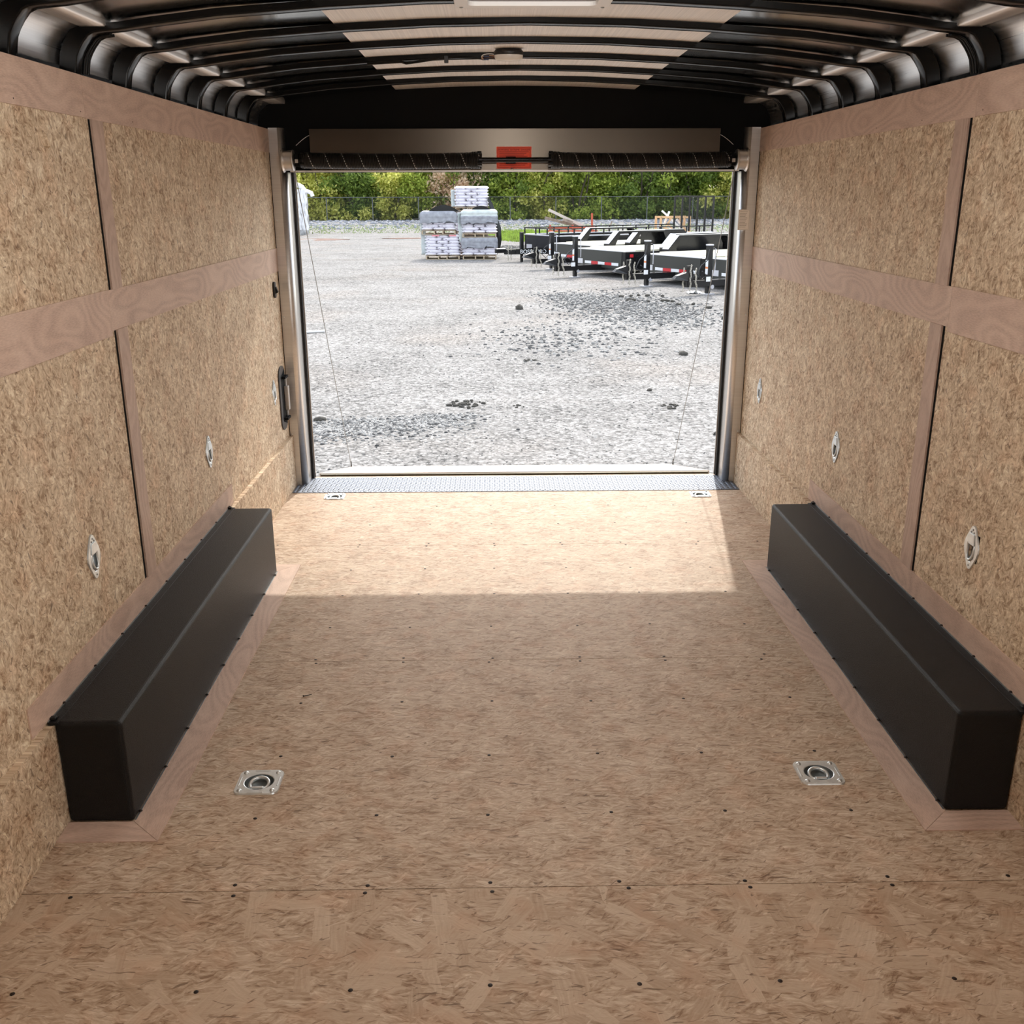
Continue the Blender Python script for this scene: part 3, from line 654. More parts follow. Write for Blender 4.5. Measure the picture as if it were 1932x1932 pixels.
# frame label on the right post
lb = empty('post_label', (1.2085, YD - 0.0006, 1.446), 0, 'small pale label with fine print on the right door post', 'sticker')
MB().box(-0.030, 0.030, -0.0005, 0, -0.052, 0.052).build('backing', PAPER, lb)
m = MB()
for a in ((-0.028, 0.028, 0.0485, 0.0495), (-0.028, 0.028, -0.0495, -0.0485), (-0.028, -0.027, -0.05, 0.05), (0.027, 0.028, -0.05, 0.05)): m.box(a[0], a[1], -0.0008, -0.0004, a[2], a[3])
for i in range(11):
    z = 0.040 - 0.0078 * i; m.box(-0.022, 0.018 - 0.014 * ((i * 5) % 4) / 4, -0.0008, -0.0004, z, z + 0.0016)
m.build('small_print', INK, lb)

# ================================================================== torsion spring gear
def spring_mat():
    m, n, b = mat_new('spring_steel'); L = n.links
    tc = N(n, 'ShaderNodeTexCoord'); s = N(n, 'ShaderNodeSeparateXYZ'); L.new(tc.outputs['Object'], s.inputs[0])
    ang = math_node(n, 'ARCTAN2', s.outputs[1], s.outputs[2])
    ph = math_node(n, 'FRACT', math_node(n, 'MULTIPLY_ADD', s.outputs[0], 11.6, math_node(n, 'MULTIPLY', ang, 1 / 6.2832)))
    on = math_node(n, 'LESS_THAN', ph, 0.045)
    dash = math_node(n, 'GREATER_THAN', math_node(n, 'FRACT', math_node(n, 'MULTIPLY', ang, 3.1)), 0.45)
    f = math_node(n, 'MULTIPLY', on, dash)
    c = mixc(n, f, (0.020, 0.017, 0.015), (0.80, 0.78, 0.75)); L.new(c, b.inputs['Base Color'])
    b.inputs['Roughness'].default_value = 0.35; b.inputs['Metallic'].default_value = 0.3
    return m
SPRING = spring_mat()
SY, SZ = 5.345, 1.745
sh = empty('torsion_shaft', (0, SY, SZ), 0, 'thin black steel shaft running across the door head through both springs', 'shaft')
MB().cyl((-1.185, 0, 0), (1.185, 0, 0), 0.0125, n=16).build('shaft', BLACK_ENAMEL, sh)
MB().box(-0.05, 0.0, 0.012, 0.07, -0.016, 0.016).build('bearing_bracket', BLACK_MATTE, sh)
for sg in (-1, 1):
    MB().box(sg * 1.187 - 0.003, sg * 1.187 + 0.003, -0.03, 0.085, -0.05, 0.05).build('end_bracket', BLACK_MATTE, sh, bevel=0.004)
for sg, nm, x0, x1 in ((-1, 'left', -1.085, -0.185), (1, 'right', 0.178, 1.090)):
    sp = empty('torsion_spring', ((x0 + x1) / 2, SY, SZ), 0, f'long black coil spring with white paint dashes, {nm} half of the door head', 'spring')
    hl = (x1 - x0) / 2; pitch = 0.0078; turns = int(2 * hl / pitch); seg = 12; pts = []
    for i in range(turns * seg + 1):
        t = i / seg; x = -hl + 2 * hl * t / turns; sag = -0.006 * math.cos(math.pi * x / (2 * hl)) if True else 0
        rr = 0.036 + (0.003 if (x * sg) < -hl * 0.9 else 0)
        pts.append((x, rr * math.cos(2 * math.pi * t), sag + rr * math.sin(2 * math.pi * t)))
    MB().tube(pts, 0.0034, 5).build('coil', SPRING, sp)
    MB().cyl((-hl, 0, 0), (hl, 0, 0), 0.031, n=16).build('core', BLACK_MATTE, sp)
    for e, big in ((-1, sg > 0), (1, sg < 0)):
        m = MB(); x = e * hl; m.cyl((x - 0.012, 0, 0), (x + 0.012, 0, 0), 0.034, n=20)
        for k in range(4):
            a = k * math.pi / 2 + 0.5; m.cyl((x - 0.010, 0.036 * math.cos(a), 0.036 * math.sin(a)), (x + 0.010, 0.036 * math.cos(a), 0.036 * math.sin(a)), 0.0115 if big else 0.008, n=10)
        m.build('winding_cone', BLACK_ENAMEL, sp)
    dr = empty('cable_drum', (sg * 1.160, SY, SZ), 0, f'grooved metal cable drum at the {nm} end of the torsion shaft', 'drum')
    prof = [(0.014, -0.030), (0.050, -0.030), (0.052, -0.026)]
    for k in range(9): prof += [(0.0500, -0.022 + k * 0.0046), (0.0475, -0.0197 + k * 0.0046)]
    prof += [(0.058, 0.020), (0.060, 0.026), (0.014, 0.026)]
    m = MB().lathe([(r, h * (-sg) * -1) for r, h in prof], axis='x', n=32)
    m.build('drum', STAINLESS, dr)
    MB().box(-sg * 0.045 - 0.010, -sg * 0.045 + 0.010, -0.012, 0.012, -0.03, 0.03).build('set_screw_hub', BLACK_MATTE, dr)
    o = MB().box(-0.008, 0.008, -0.004, 0.0, -0.009, 0.009).build('tag', simple('pale_tag', (0.55, 0.5, 0.45), 0.6) if sg < 0 else bpy.data.materials['pale_tag'], dr); o.location = (-sg * 0.045, -0.0125, -0.004)
    # lift cable down to the ramp edge
    top = Vector((sg * 1.140, SY - 0.046 + 0.1, SZ - 0.04)); bot = Vector((-1.168 if sg < 0 else 1.185, 6.97, -0.315))
    cb = MB().cyl(top, bot, 0.0022, n=6).build('lift_cable', CABLE_STEEL)
    tag(cb, f'thin steel lift cable from the {nm} drum down to the ramp edge', 'cable')
    MB().cyl(bot - Vector((0, 0, 0.03)), bot + Vector((0, -0.01, 0.045)), 0.006, 0.004, 8).build('cable_end', BLACK_MATTE, cb)
# loose white wires at the header ends
for sg, nm in ((-1, 'left'), (1, 'right')):
    p0 = Vector((sg * 1.055, 5.425, 1.87)); pts = [p0 + Vector((sg * 0.075 * t, 0.0, -0.05 * t ** 1.3)) for t in [i / 6 for i in range(7)]]
    wv = MB().tube(pts, 0.0013, 5).build('loose_wire', WHITE_PAINT)
    tag(wv, f'short thin white wire beyond the {nm} end of the metal plate', 'wire')

# ================================================================== tread plate threshold, ramp
th = empty('threshold', (0, 5.425, 0), 0, 'bright diamond-tread metal plate along the rear doorway floor', 'plate')
MB().box(-1.247, 1.247, -0.160, 0.140, 0.0003, 0.0032).build('plate', TREAD, th)
base_lug = MB(); n = 8
for i in range(n):
    t = 2 * math.pi * i / n; base_lug.v.append((0.0115 * math.cos(t), 0.0034 * math.sin(t), 0))
for i in range(n):
    t = 2 * math.pi * i / n; base_lug.v.append((0.006 * math.cos(t), 0.0015 * math.sin(t), 0.0028))
m = MB()
for iy in range(11):
    for ix in range(88):
        x = -1.235 + ix * 0.0282; y = -0.150 + iy * 0.0275
        for k, (dx, dy, a) in enumerate(((0, 0, 45), (0.0141, 0.0137, -45))):
            ca, sa = math.cos(R(a)), math.sin(R(a)); o_ = len(m.v)
            if abs(x + dx) > 1.24 or y + dy > 0.134: continue
            m.v += [(x + dx + vx * ca - vy * sa, y + dy + vx * sa + vy * ca, 0.0031 + vz) for vx, vy, vz in base_lug.v]
            for i in range(n): m.f.append((o_ + i, o_ + (i + 1) % n, o_ + n + (i + 1) % n, o_ + n + i)); m.sm.append(True)
            m.f.append(tuple(range(o_ + n, o_ + 2 * n))); m.sm.append(True)
tag(m.build('tread_lugs', TREAD, th), kind='stuff')
for x in [-1.13, -0.99, -0.85, -0.60, -0.35, -0.1, 0.15, 0.4, 0.65, 0.86, 1.02, 1.15]:
    o = s0.copy(); col.objects.link(o); o.parent = th; o.location = (x, -0.152, 0.0034); o.scale = (0.9, 0.9, 1)
for x in (-0.82, 0.0, 0.80):
    o = s0.copy(); col.objects.link(o); o.parent = th; o.location = (x, 0.118, 0.0034)

ramp_e = empty('ramp_door', (0, 5.60, 0.0), 0, 'pale rear ramp door lowered beyond the threshold', 'ramp')
sl = math.atan2(0.335, 1.39)
def rp(x, d, z): return (x, d * math.cos(sl) + z * math.sin(sl), -d * math.sin(sl) + z * math.cos(sl))
m = MB(); m.hexa([rp(-1.165, 0.07, -0.04), rp(1.165, 0.07, -0.04), rp(1.165, 1.45, -0.04), rp(-1.165, 1.45, -0.04), rp(-1.165, 0.07, 0.018), rp(1.165, 0.07, 0.018), rp(1.165, 1.45, 0.018), rp(-1.165, 1.45, 0.018)])
m.build('ramp_deck', RAMP_TOP, ramp_e, bevel=0.003)
MB().box(-1.155, 1.155, 0.050, 0.069, -0.05, -0.002).build('edge_channel', OLIVE_TRIM, ramp_e, bevel=0.003)
MB().box(-1.160, 1.160, -0.03, 0.049, -0.08, -0.030).build('hinge', BLACK_MATTE, ramp_e)
m = MB(); e = rp(0, 1.45, -0.04)
m.hexa([(-1.165, e[1] + 0.005, e[2] - 0.01), (1.165, e[1] + 0.005, e[2] - 0.01), (1.165, e[1] + 0.33, GZ + 0.032), (-1.165, e[1] + 0.33, GZ + 0.032), (-1.165, e[1] + 0.005, e[2] + 0.01), (1.165, e[1] + 0.005, e[2] + 0.01), (1.165, e[1] + 0.33, GZ + 0.05), (-1.165, e[1] + 0.33, GZ + 0.05)])
m.build('flap', RAMP_TOP, ramp_e)

# ================================================================== wheel boxes
def wheel_box(sg, lab):
    e = empty('wheel_box', (sg * KX, 3.156, 0), 0, lab, 'wheel cover')
    xi = KX - 1.0806; a, b = -0.907, 0.907; h = 0.297
    m = MB(); m.box(min(0, -sg * xi), max(0, -sg * xi), a, b, 0.0, h); o = m.build('cover', LINER, e, bevel=0.012, seg=4)
    # bright cut edges of the flange on the floor and up the wall
    MB().box(min(-sg * xi, -sg * (xi + 0.004)), max(-sg * xi, -sg * (xi + 0.004)), a + 0.004, b - 0.004, 0.0036, 0.0052).build('floor_flange', ZINC_DK, e)
    xx = sg * (WX - KX) - sg * 0.0042
    MB().box(min(-sg * 0.012, xx), max(-sg * 0.012, xx), a - 0.002, b + 0.002, h - 0.0058, h + 0.0012).build('top_lip', LINER, e, bevel=0.001)
    MB().box(min(xx, xx - sg * 0.003), max(xx, xx - sg * 0.003), a, b, h + 0.0005, h + 0.0035).build('wall_flange', ZINC_DK, e)
    s1 = None
    for k in range(9):
        y = a + 0.04 + k * 0.215
        for pos in ((-sg * (xi + 0.0035), y, 0.0065), (xx + -sg * 0.002, y + 0.06, h + 0.004)):
            if s1 is None: s1 = MB().lathe([(0.0001, 0.003), (0.0035, 0.0028), (0.0055, 0)], n=8).build('screw', SCREW, e); q = s1
            else: q = s1.copy(); col.objects.link(q)
            q.location = pos
    # bedliner drips where screws pulled the coating
    for y in (a + 0.02, b - 0.01):
        q = MB().box(-0.008, 0.008, -0.008, 0.008, 0, 0.008).build('corner_lug', LINER, e, bevel=0.003); q.location = (xx * 0.5, y, h)
    return e
wheel_box(-1, 'long black textured box over the wheel well along the left wall'); wheel_box(1, 'long black textured box over the wheel well along the right wall')
# lauan strips around the foot of each box: parts of the floor
for sg in (-1, 1):
    t = 0.0035; xb = 1.0806; xo = 0.992
    P = lambda pts, mat: MB().prism([(sg * x, y) for x, y in pts], lambda u, v, d: (u, v, d), 0.0002, t).build('trim_strip', mat, floor)
    P([(xb + 0.001, 2.248), (xb + 0.001, 4.064), (xo, 4.147), (xo, 2.163)], LAUAN_F)
    P([(xb + 0.001, 2.2465), (xo + 0.001, 2.1625), (1.2505, 2.1625), (1.2505, 2.2465)], LAUAN_X)
    P([(xb + 0.001, 4.0655), (xo + 0.001, 4.1475), (1.2505, 4.1475), (1.2505, 4.0655)], LAUAN_X)

# ================================================================== recessed tie-down rings
def floor_ring(name_lab, x, y, s):
    e = empty('floor_tie_down', (x, y, 0), 0, name_lab, 'tie-down ring', None)
    m = MB(); outer = rrect(s, s * 0.96, 0.020, 5); n = len(outer)
    hole = [(0.041 * math.cos(2 * math.pi * (i + .5) / n), 0.038 * math.sin(2 * math.pi * (i + .5) / n)) for i in range(n)]
    # order outer by angle
    outer = sorted(outer, key=lambda p: math.atan2(p[1], p[0]) % (2 * math.pi)); hole = sorted(hole, key=lambda p: math.atan2(p[1], p[0]) % (2 * math.pi))
    m.v = [(u, v, 0.0003) for u, v in outer] + [(u * 0.975, v * 0.975, 0.0042) for u, v in outer] + [(u * 1.06, v * 1.06, 0.0042) for u, v in hole] + [(u, v, 0.0030) for u, v in hole]
    for r_ in range(3):
        for i in range(n): m.f.append((r_ * n + i, r_ * n + (i + 1) % n, (r_ + 1) * n + (i + 1) % n, (r_ + 1) * n + i)); m.sm.append(r_ == 2)
    m.build('plate', ZINC, e)
    MB().lathe([(0.041, 0.003), (0.040, -0.004), (0.036, -0.012), (0.027, -0.016), (0.0001, -0.017)], n=28, sy=0.93).build('pocket', ZINC_DK, e)
    q = None
    for (a, b) in ((-1, -1), (1, -1), (1, 1), (-1, 1)):
        if q is None: q = MB().lathe([(0.0001, 0.0048), (0.0035, 0.0043), (0.0062, 0.0026), (0.0075, 0)], n=14).build('rivet', ZINC, e); o = q
        else: o = q.copy(); col.objects.link(o)
        o.location = (a * s * 0.365, b * s * 0.35, 0.004)
    q = None
    for (cx, cy, rz) in ((0, -0.435, 0), (0, 0.435, 0), (-0.435, 0, 90), (0.435, 0, 90)):
        if q is None: q = MB().box(-0.022, 0.022, -0.0022, 0.0022, 0, 0.0016).build('bead', ZINC, e, bevel=0.0015); o = q
        else: o = q.copy(); col.objects.link(o)
        o.location = (cx * s, cy * s, 0.0038); o.rotation_euler = (0, 0, R(rz))
    ring = [(0.026 * math.cos(R(a)), 0.000 + 0.027 * math.sin(R(a)), -0.0045 + 0.0045 * math.sin(R(a))) for a in range(-35, 216, 10)] + [(-0.020, -0.021, -0.005), (0.020, -0.021, -0.005)]
    MB().tube(ring, 0.0052, 8, closed=True).build('ring', ZINC, e)
    MB().box(-0.017, 0.017, -0.030, -0.020, -0.008, 0.0035).build('bracket', ZINC, e, bevel=0.003)
    return e
floor_ring('square zinc tie-down ring in the floor by the near end of the left wheel box', PANS[0][0], PANS[0][1], 0.125)
floor_ring('square zinc tie-down ring in the floor by the near end of the right wheel box', PANS[1][0], PANS[1][1], 0.125)
floor_ring('square zinc tie-down ring in the floor at the left end of the tread plate', -1.000, 5.190, 0.112)
floor_ring('square zinc tie-down ring in the floor at the right end of the tread plate', 1.010, 5.180, 0.112)

def wall_ring(sg, y, zc, lab):
    e = empty('wall_tie_down', (sg * WX, y, zc), 0, lab, 'tie-down ring')
    T = lambda d, u, v: (-sg * d, u, v)
    half = [(0.0, 0.0665), (0.006, 0.0655), (0.011, 0.062), (0.027, 0.038), (0.038, 0.020), (0.043, 0.006)]
    pts = half + [(u, -v) for u, v in reversed(half)]; pts = pts + [(-u, v) for u, v in reversed(pts[1:-1])]
    pts = sorted(set(pts), key=lambda p: math.atan2(p[1], p[0]) % (2 * math.pi)); n = len(pts)
    hole = []
    for u, v in pts:
        a = math.atan2(v / 0.040, u / 0.024); hole.append((0.0235 * math.cos(a), 0.041 * math.sin(a) - 0.002))
    m = MB(); m.v = [T(0.0004, u, v) for u, v in pts] + [T(0.0045, u * 0.97, v * 0.98) for u, v in pts] + [T(0.0045, u * 1.06, v * 1.05) for u, v in hole] + [T(0.002, u, v) for u, v in hole]
    for r_ in range(3):
        for i in range(n): m.f.append((r_ * n + i, r_ * n + (i + 1) % n, (r_ + 1) * n + (i + 1) % n, (r_ + 1) * n + i)); m.sm.append(r_ == 2)
    m.build('plate', ZINC, e)
    m = MB(); nn = 24; rings_ = []
    for k, (sc, d) in enumerate(((1.0, 0.002), (0.97, -0.006), (0.8, -0.014), (0.4, -0.017))):
        m.v += [T(d, 0.0235 * sc * math.cos(2 * math.pi * i / nn), 0.041 * sc * math.sin(2 * math.pi * i / nn) - 0.002) for i in range(nn)]
    for k in range(3):
        for i in range(nn): m.f.append((k * nn + i, k * nn + (i + 1) % nn, (k + 1) * nn + (i + 1) % nn, (k + 1) * nn + i)); m.sm.append(True)
    m.f.append(tuple(range(3 * nn, 4 * nn))); m.sm.append(False)
    m.build('pocket', ZINC_DK, e)
    m = MB(); tg = [(-0.014, 0.042), (0.014, 0.042), (0.020, 0.012), (-0.020, 0.012)]
    m.prism(tg, lambda u, v, d: T(d, u, v), 0.001, 0.0075); m.build('hinge_plate', ZINC, e, bevel=0.001)
    ring = [T(0.004 + 0.003 * math.cos(R(a)), 0.0185 * math.sin(R(a)), -0.012 - 0.024 * math.cos(R(a))) for a in range(-100, 101, 10)] + [T(0.002, 0.017, 0.010), T(0.002, -0.017, 0.010)]
    MB().tube(ring, 0.0038, 8, closed=True).build('ring', ZINC, e)
    q = None
    for (u, v) in ((0, 0.054), (-0.008, 0.047), (0.009, 0.046), (0, -0.054)):
        if q is None: q = MB().lathe([(0.0001, 0.0022), (0.002, 0.002), (0.0034, 0)], axis='x', n=10).build('rivet', ZINC_DK, e); o = q
        else: o = q.copy(); col.objects.link(o)
        o.location = T(0.0045, u, v); o.scale = (-sg, 1, 1)
for sg, side, ys3 in ((-1, 'left', (2.664, 3.868, 5.105)), (1, 'right', (2.675, 3.872, 5.075))):
    for y, wh in zip(ys3, ('nearest the camera', 'in the middle of the row', 'farthest, near the door post')):
        wall_ring(sg, y, 0.596, f'pointed oval zinc tie-down ring on the {side} wall, {wh}')

# ================================================================== door latch and switch on the left wall
lt = empty('door_latch', (-WX, 5.300, 0.53), 0, 'tall black oval latch plate on the left wall beside the door post', 'latch')
m = MB(); o1 = [(u, v) for u, v in rrect(0.150, 0.345, 0.062, 7)]
m.prism(o1, lambda u, v, d: (d, u, v), 0.0005, 0.007); m.build('escutcheon', simple('dark_grey_plastic', (0.045, 0.045, 0.048), 0.4), lt, bevel=0.002)
m = MB(); m.prism([(-0.030, -0.125), (0.055, -0.150), (0.055, 0.150), (-0.030, 0.115)], lambda u, v, d: (d, u, v), 0.0072, 0.0082); m.build('recess', BLACK_MATTE, lt)
m = MB(); m.hexa([(0.008, 0.020, -0.070), (0.030, 0.020, -0.070), (0.030, 0.052, -0.070), (0.008, 0.052, -0.070), (0.008, 0.020, 0.060), (0.030, 0.020, 0.060), (0.030, 0.052, 0.060), (0.008, 0.052, 0.060)]); m.build('lever', STAINLESS, lt, bevel=0.002)
for z in (-0.112, 0.112): MB().box(0.008, 0.028, -0.022, 0.056, z - 0.006, z + 0.006).build('bracket', BLACK_MATTE, lt)
MB().box(0.009, 0.018, 0.042, 0.052, -0.106, 0.106).build('rod', ZINC, lt)
sw = empty('light_switch', (-WX, 5.28, 1.106), 0, 'small black rocker switch on the left wall by the door post', 'switch')
m = MB(); m.prism(rrect(0.034, 0.082, 0.015, 5), lambda u, v, d: (d, u, v), 0.0005, 0.012); m.build('housing', PLASTIC_BLK, sw, bevel=0.002)
m = MB(); m.hexa([(0.012, -0.008, -0.020), (0.012, 0.010, -0.020), (0.026, 0.010, -0.012), (0.026, -0.008, -0.012), (0.012, -0.008, 0.016), (0.012, 0.010, 0.016), (0.016, 0.010, 0.016), (0.016, -0.008, 0.016)]); m.build('rocker', BLACK_ENAMEL, sw)

# ================================================================== ceiling lamp, wiring, roof vent
lm = empty('dome_light', (-0.054, 4.10, 2.090), 0, 'small oval dome lamp with frosted lens under the middle of the roof', 'lamp')
MB().lathe([(0.0001, 0.012), (0.050, 0.012), (0.056, 0.004), (0.056, -0.006), (0.052, -0.008), (0.0001, -0.008)], n=32, sy=0.62).build('base', PLASTIC_BLK, lm)
MB().lathe([(0.0545, -0.008), (0.0535, -0.018), (0.046, -0.026), (0.0001, -0.028)], n=32, sy=0.62).build('lens', LENS, lm)
lm2 = copy_tree(lm); lm2.location = (0.0, 1.95, 2.085); lm2['label'] = 'added oval dome lamp, unseen nearer the front, placed for the fill light'  # unseen fitting added to go with the front fill light
wh = empty('wiring', (0, 0, 0), 0, 'tangle of thin wires and black cable clipped beside the dome lamp', 'wires')
pts = []
for i in range(26):
    t = i / 25; x = -0.60 + 0.47 * t; pts.append((x, 4.165, arch(x) - 0.006 - 0.007 * math.sin(t * 6.5) * (t > 0.3)))
MB().tube(pts, 0.0055, 6).build('cable', BLACK_ENAMEL, wh)
MB().box(-0.302, -0.286, 4.155, 4.172, 2.062, 2.088).build('clip', PLASTIC_BLK, wh, bevel=0.002)
for k, (mt, lift) in enumerate(((COPPER, 0.004), (WHITE_PAINT, 0.012), (simple('brown_wire', (0.16, 0.06, 0.03), 0.5), -0.002), (BLACK_ENAMEL, -0.006))):
    pts = []
    for i in range(15):
        t = i / 14; a = math.pi * t; pts.append((-0.150 + 0.075 * (1 - math.cos(a)) * 0.5 - 0.03 * math.sin(a) * (1 - t), 4.150 + 0.006 * k, 2.074 + (lift + 0.010) * math.sin(a) * 0.9))
    MB().tube(pts, 0.0018, 5).build('wire', mt, wh)
MB().cyl((-0.150, 4.15, 2.083), (-0.128, 4.15, 2.085), 0.0034, n=8).build('splice', BLUE, wh)
MB().cyl((-0.153, 4.156, 2.074), (-0.131, 4.156, 2.075), 0.0032, n=8).build('splice', BLUE, wh)
vt = empty('roof_vent', (-0.006, 2.82, 2.080), 0, 'white square roof vent frame at the top centre of the roof', 'vent')
fr = MB(); outer = rrect(0.425, 0.425, 0.035, 5); inner = rrect(0.35, 0.35, 0.022, 5); n = len(outer)
fr.v = [(u, v, 0.008) for u, v in outer] + [(u, v, -0.010) for u, v in outer] + [(u, v, -0.010) for u, v in inner] + [(u, v, 0.003) for u, v in inner]
for r_ in range(3):
    for i in range(n): fr.f.append((r_ * n + i, r_ * n + (i + 1) % n, (r_ + 1) * n + (i + 1) % n, (r_ + 1) * n + i)); fr.sm.append(False)
fr.build('frame', WHITE_PAINT, vt, bevel=0.002)
MB().box(-0.178, 0.178, -0.178, 0.178, 0.0015, 0.006).build('lid', simple('vent_lid', (0.10, 0.08, 0.07), 0.4), vt)
q = None
for a in (-0.195, 0.195):
    for b in (-0.195, 0.195):
        o = MB().lathe([(0.0001, -0.0125), (0.004, -0.012), (0.006, -0.010)], n=8).build('screw', ZINC_DK, vt) if q is None else q.copy()
        if q is None: q = o
        else: col.objects.link(o)
        o.location = (a, b, 0)

# ================================================================== YARD: parked trailers
TH = R(30)
BLK = simple('trailer_black', (0.012, 0.012, 0.013), 0.22, spec=0.5); OLV = simple('trailer_front', (0.035, 0.036, 0.032), 0.45)
DECKW = simple('pine_deck', (0.80, 0.76, 0.58), 0.8, vary=0.06, vscale=8); WHT = simple('tape_white', (0.85, 0.86, 0.88), 0.4); REDT = simple('tape_red', (0.62, 0.02, 0.03), 0.4)
GALV = simple('bare_steel', (0.66, 0.66, 0.70), 0.45, 0.5); CHAIN = simple('chain_zinc', (0.62, 0.58, 0.50), 0.4, 0.7); TYRE = simple('tyre', (0.02, 0.02, 0.021), 0.8); HUB = simple('wheel_hub', (0.10, 0.10, 0.11), 0.5)
STEEL_LIT = simple('lit_steel_top', (0.80, 0.80, 0.80), 0.5)  # pale colour paints sunlight onto the nose cover and fender tops
def chain(parent, x, y, ztop, zbot, curl=0.0, mat=None):
    m = MB(); L_ = 0.052; n = int((ztop - zbot) / (L_ * 0.72)); 
    for i in range(n):
        z = ztop - i * L_ * 0.72; dx = 0.012 * math.sin(i * 1.3 + x * 9) + curl * (i / n) ** 2; pts = []
        for k in range(8):
            a = 2 * math.pi * k / 8; u, v = 0.016 * math.cos(a), 0.026 * math.sin(a)
            pts.append((x + dx + (u if i % 2 else 0), y + (0 if i % 2 else u), z + v))
        m.tube(pts, 0.0075, 4, closed=True)
    return m.build('safety_chain', mat or CHAIN, parent)
def wheel(parent, x, y, r=0.33):
    m = MB().lathe([(r * 0.58, -0.10), (r * 0.93, -0.10), (r, -0.06), (r, 0.06), (r * 0.93, 0.10), (r * 0.58, 0.10)], c=(0, 0, 0), axis='y', n=28); o = m.build('wheel', TYRE, parent); o.location = (x, y, r)
    h = MB().lathe([(0.0001, -0.075), (0.07, -0.08), (0.09, -0.05), (r * 0.55, -0.04), (r * 0.60, -0.09)], axis='y', n=20).build('rim', HUB, o)
    return o
def flatbed(jack, front, fend, label, length=5.2, seed=0):
    """Local axes: origin at the jack foot on the ground, +x towards the tail, +y to the far side."""
    e = empty('flatbed_trailer', (jack[0], jack[1], GZ), TH, label, 'trailer')
    f = front; hw = 1.02
    # tongue and coupler
    m = MB(); m.bar((-0.62, 0, 0.24), (f + 0.1, 0.12, 0.24), 0.09, 0.13); m.bar((-0.62, 0, 0.24), (f + 0.1, -0.12, 0.24), 0.09, 0.13); m.box(-0.62, -0.46, -0.05, 0.05, 0.2, 0.5); m.build('tongue', BLK, e)
    m = MB(); m.hexa([(-0.98, -0.07, 0.36), (-0.98, 0.07, 0.36), (-0.60, 0.08, 0.30), (-0.60, -0.08, 0.30), (-0.90, -0.05, 0.43), (-0.90, 0.05, 0.43), (-0.60, 0.07, 0.50), (-0.60, -0.07, 0.50)]); m.build('coupler', BLK, e, bevel=0.01)
    MB().box(-0.60, -0.46, -0.03, 0.03, 0.30, 0.62).build('coupler_bracket', BLK, e)
    chain(e, -0.58, -0.10, 0.62, 0.03); chain(e, -0.48, -0.14, 0.55, 0.03, 0.06); chain(e, -0.64, 0.06, 0.55, 0.06)
    # jack
    j = MB(); j.box(-0.055, 0.055, -0.055, 0.055, 0.30, 1.02); jo = j.build('jack', BLK, e, bevel=0.006)
    MB().box(-0.042, 0.042, -0.042, 0.042, 0.02, 0.34).build('drop_leg', BLK, jo); MB().box(-0.12, 0.12, -0.10, 0.10, 0.0, 0.022).build('foot_plate', GALV, jo)
    MB().box(-0.06, 0.06, -0.06, 0.06, 1.02, 1.045).build('cap', GALV, jo); MB().cyl((0.055, 0, 0.95), (0.14, 0, 0.95), 0.02, n=10).build('gear_hub', BLK, jo)
    MB().tube([(0.12, 0, 0.95), (0.16, -0.01, 0.95), (0.17, -0.01, 0.65), (0.17, -0.01, 0.50)], 0.011, 6).build('crank', GALV, jo)
    MB().box(-0.0585, -0.0565, -0.04, 0.04, 0.42, 0.72).build('label_strip', WHT, jo)
    MB().box(-0.0595, -0.0580, -0.04, 0.04, 0.54, 0.58).build('label_band', simple('orange_band', (0.8, 0.25, 0.08), 0.5) if 'orange_band' not in bpy.data.materials else bpy.data.materials['orange_band'], jo)
    MB().cyl((0.05, -0.055, 0.16), (0.05, -0.10, 0.16), 0.045, n=12).build('pin', GALV, jo)
    # breakaway cable loops
    pts = [(-0.05, -0.06, 0.95), (-0.12, -0.08, 0.72), (-0.30, -0.10, 0.62), (-0.42, -0.12, 0.45), (-0.30, -0.15, 0.34), (-0.18, -0.13, 0.42), (-0.28, -0.12, 0.50)]
    MB().tube(pts, 0.011, 6).build('brake_cable', BLK, e)
    MB().box(-0.32, -0.20, -0.30, -0.296, 0.30, 0.40).build('data_plate', WHT, e)
    # chassis: front beam, rails, deck
    m = MB(); m.prism([(f, -hw), (f, hw), (f + 0.06, hw + 0.06), (f + length, hw + 0.06), (f + length, -hw - 0.06), (f + 0.06, -hw - 0.06)], lambda u, v, d: (u, v, d), 0.22, 0.66); m.build('bed_frame', BLK, e, bevel=0.01)
    MB().box(f - 0.012, f, -hw + 0.01, hw - 0.03, 0.225, 0.655).build('front_panel', OLV, e)
    m = MB()
    MB().box(f - 0.03, f - 0.012, -hw + 0.02, hw - 0.02, 0.205, 0.235).build('bottom_lip', BLK, e)
    for k in range(5):
        a = hw - 0.42 - k * 0.30
        MB().box(f - 0.017, f - 0.0125, a - 0.29, a, 0.305, 0.375).build('reflective_tape', WHT if k % 2 == 0 else REDT, e)
    MB().box(f - 0.018, f - 0.0125, hw - 0.32, hw - 0.10, 0.29, 0.42).build('plate_holder', GALV, e); MB().cyl((f - 0.03, hw - 0.06, 0.39), (f - 0.013, hw - 0.06, 0.39), 0.04, n=14).build('marker_lamp', WHT, e)
    MB().box(f, f + 0.42, -hw, hw, 0.66, 0.68).build('nose_cover', STEEL_LIT, e)
    # planks
    p0 = None; n = 9; wd = 2 * hw / n
    for k in range(n):
        if p0 is None: p0 = MB().box(f + 0.44, f + length, 0, wd - 0.008, 0.66, 0.700).build('plank', DECKW, e, bevel=0.003); o = p0
        else: o = p0.copy(); col.objects.link(o)
        o.location = (0, -hw + k * wd, 0.002 * ((k * 7) % 3))
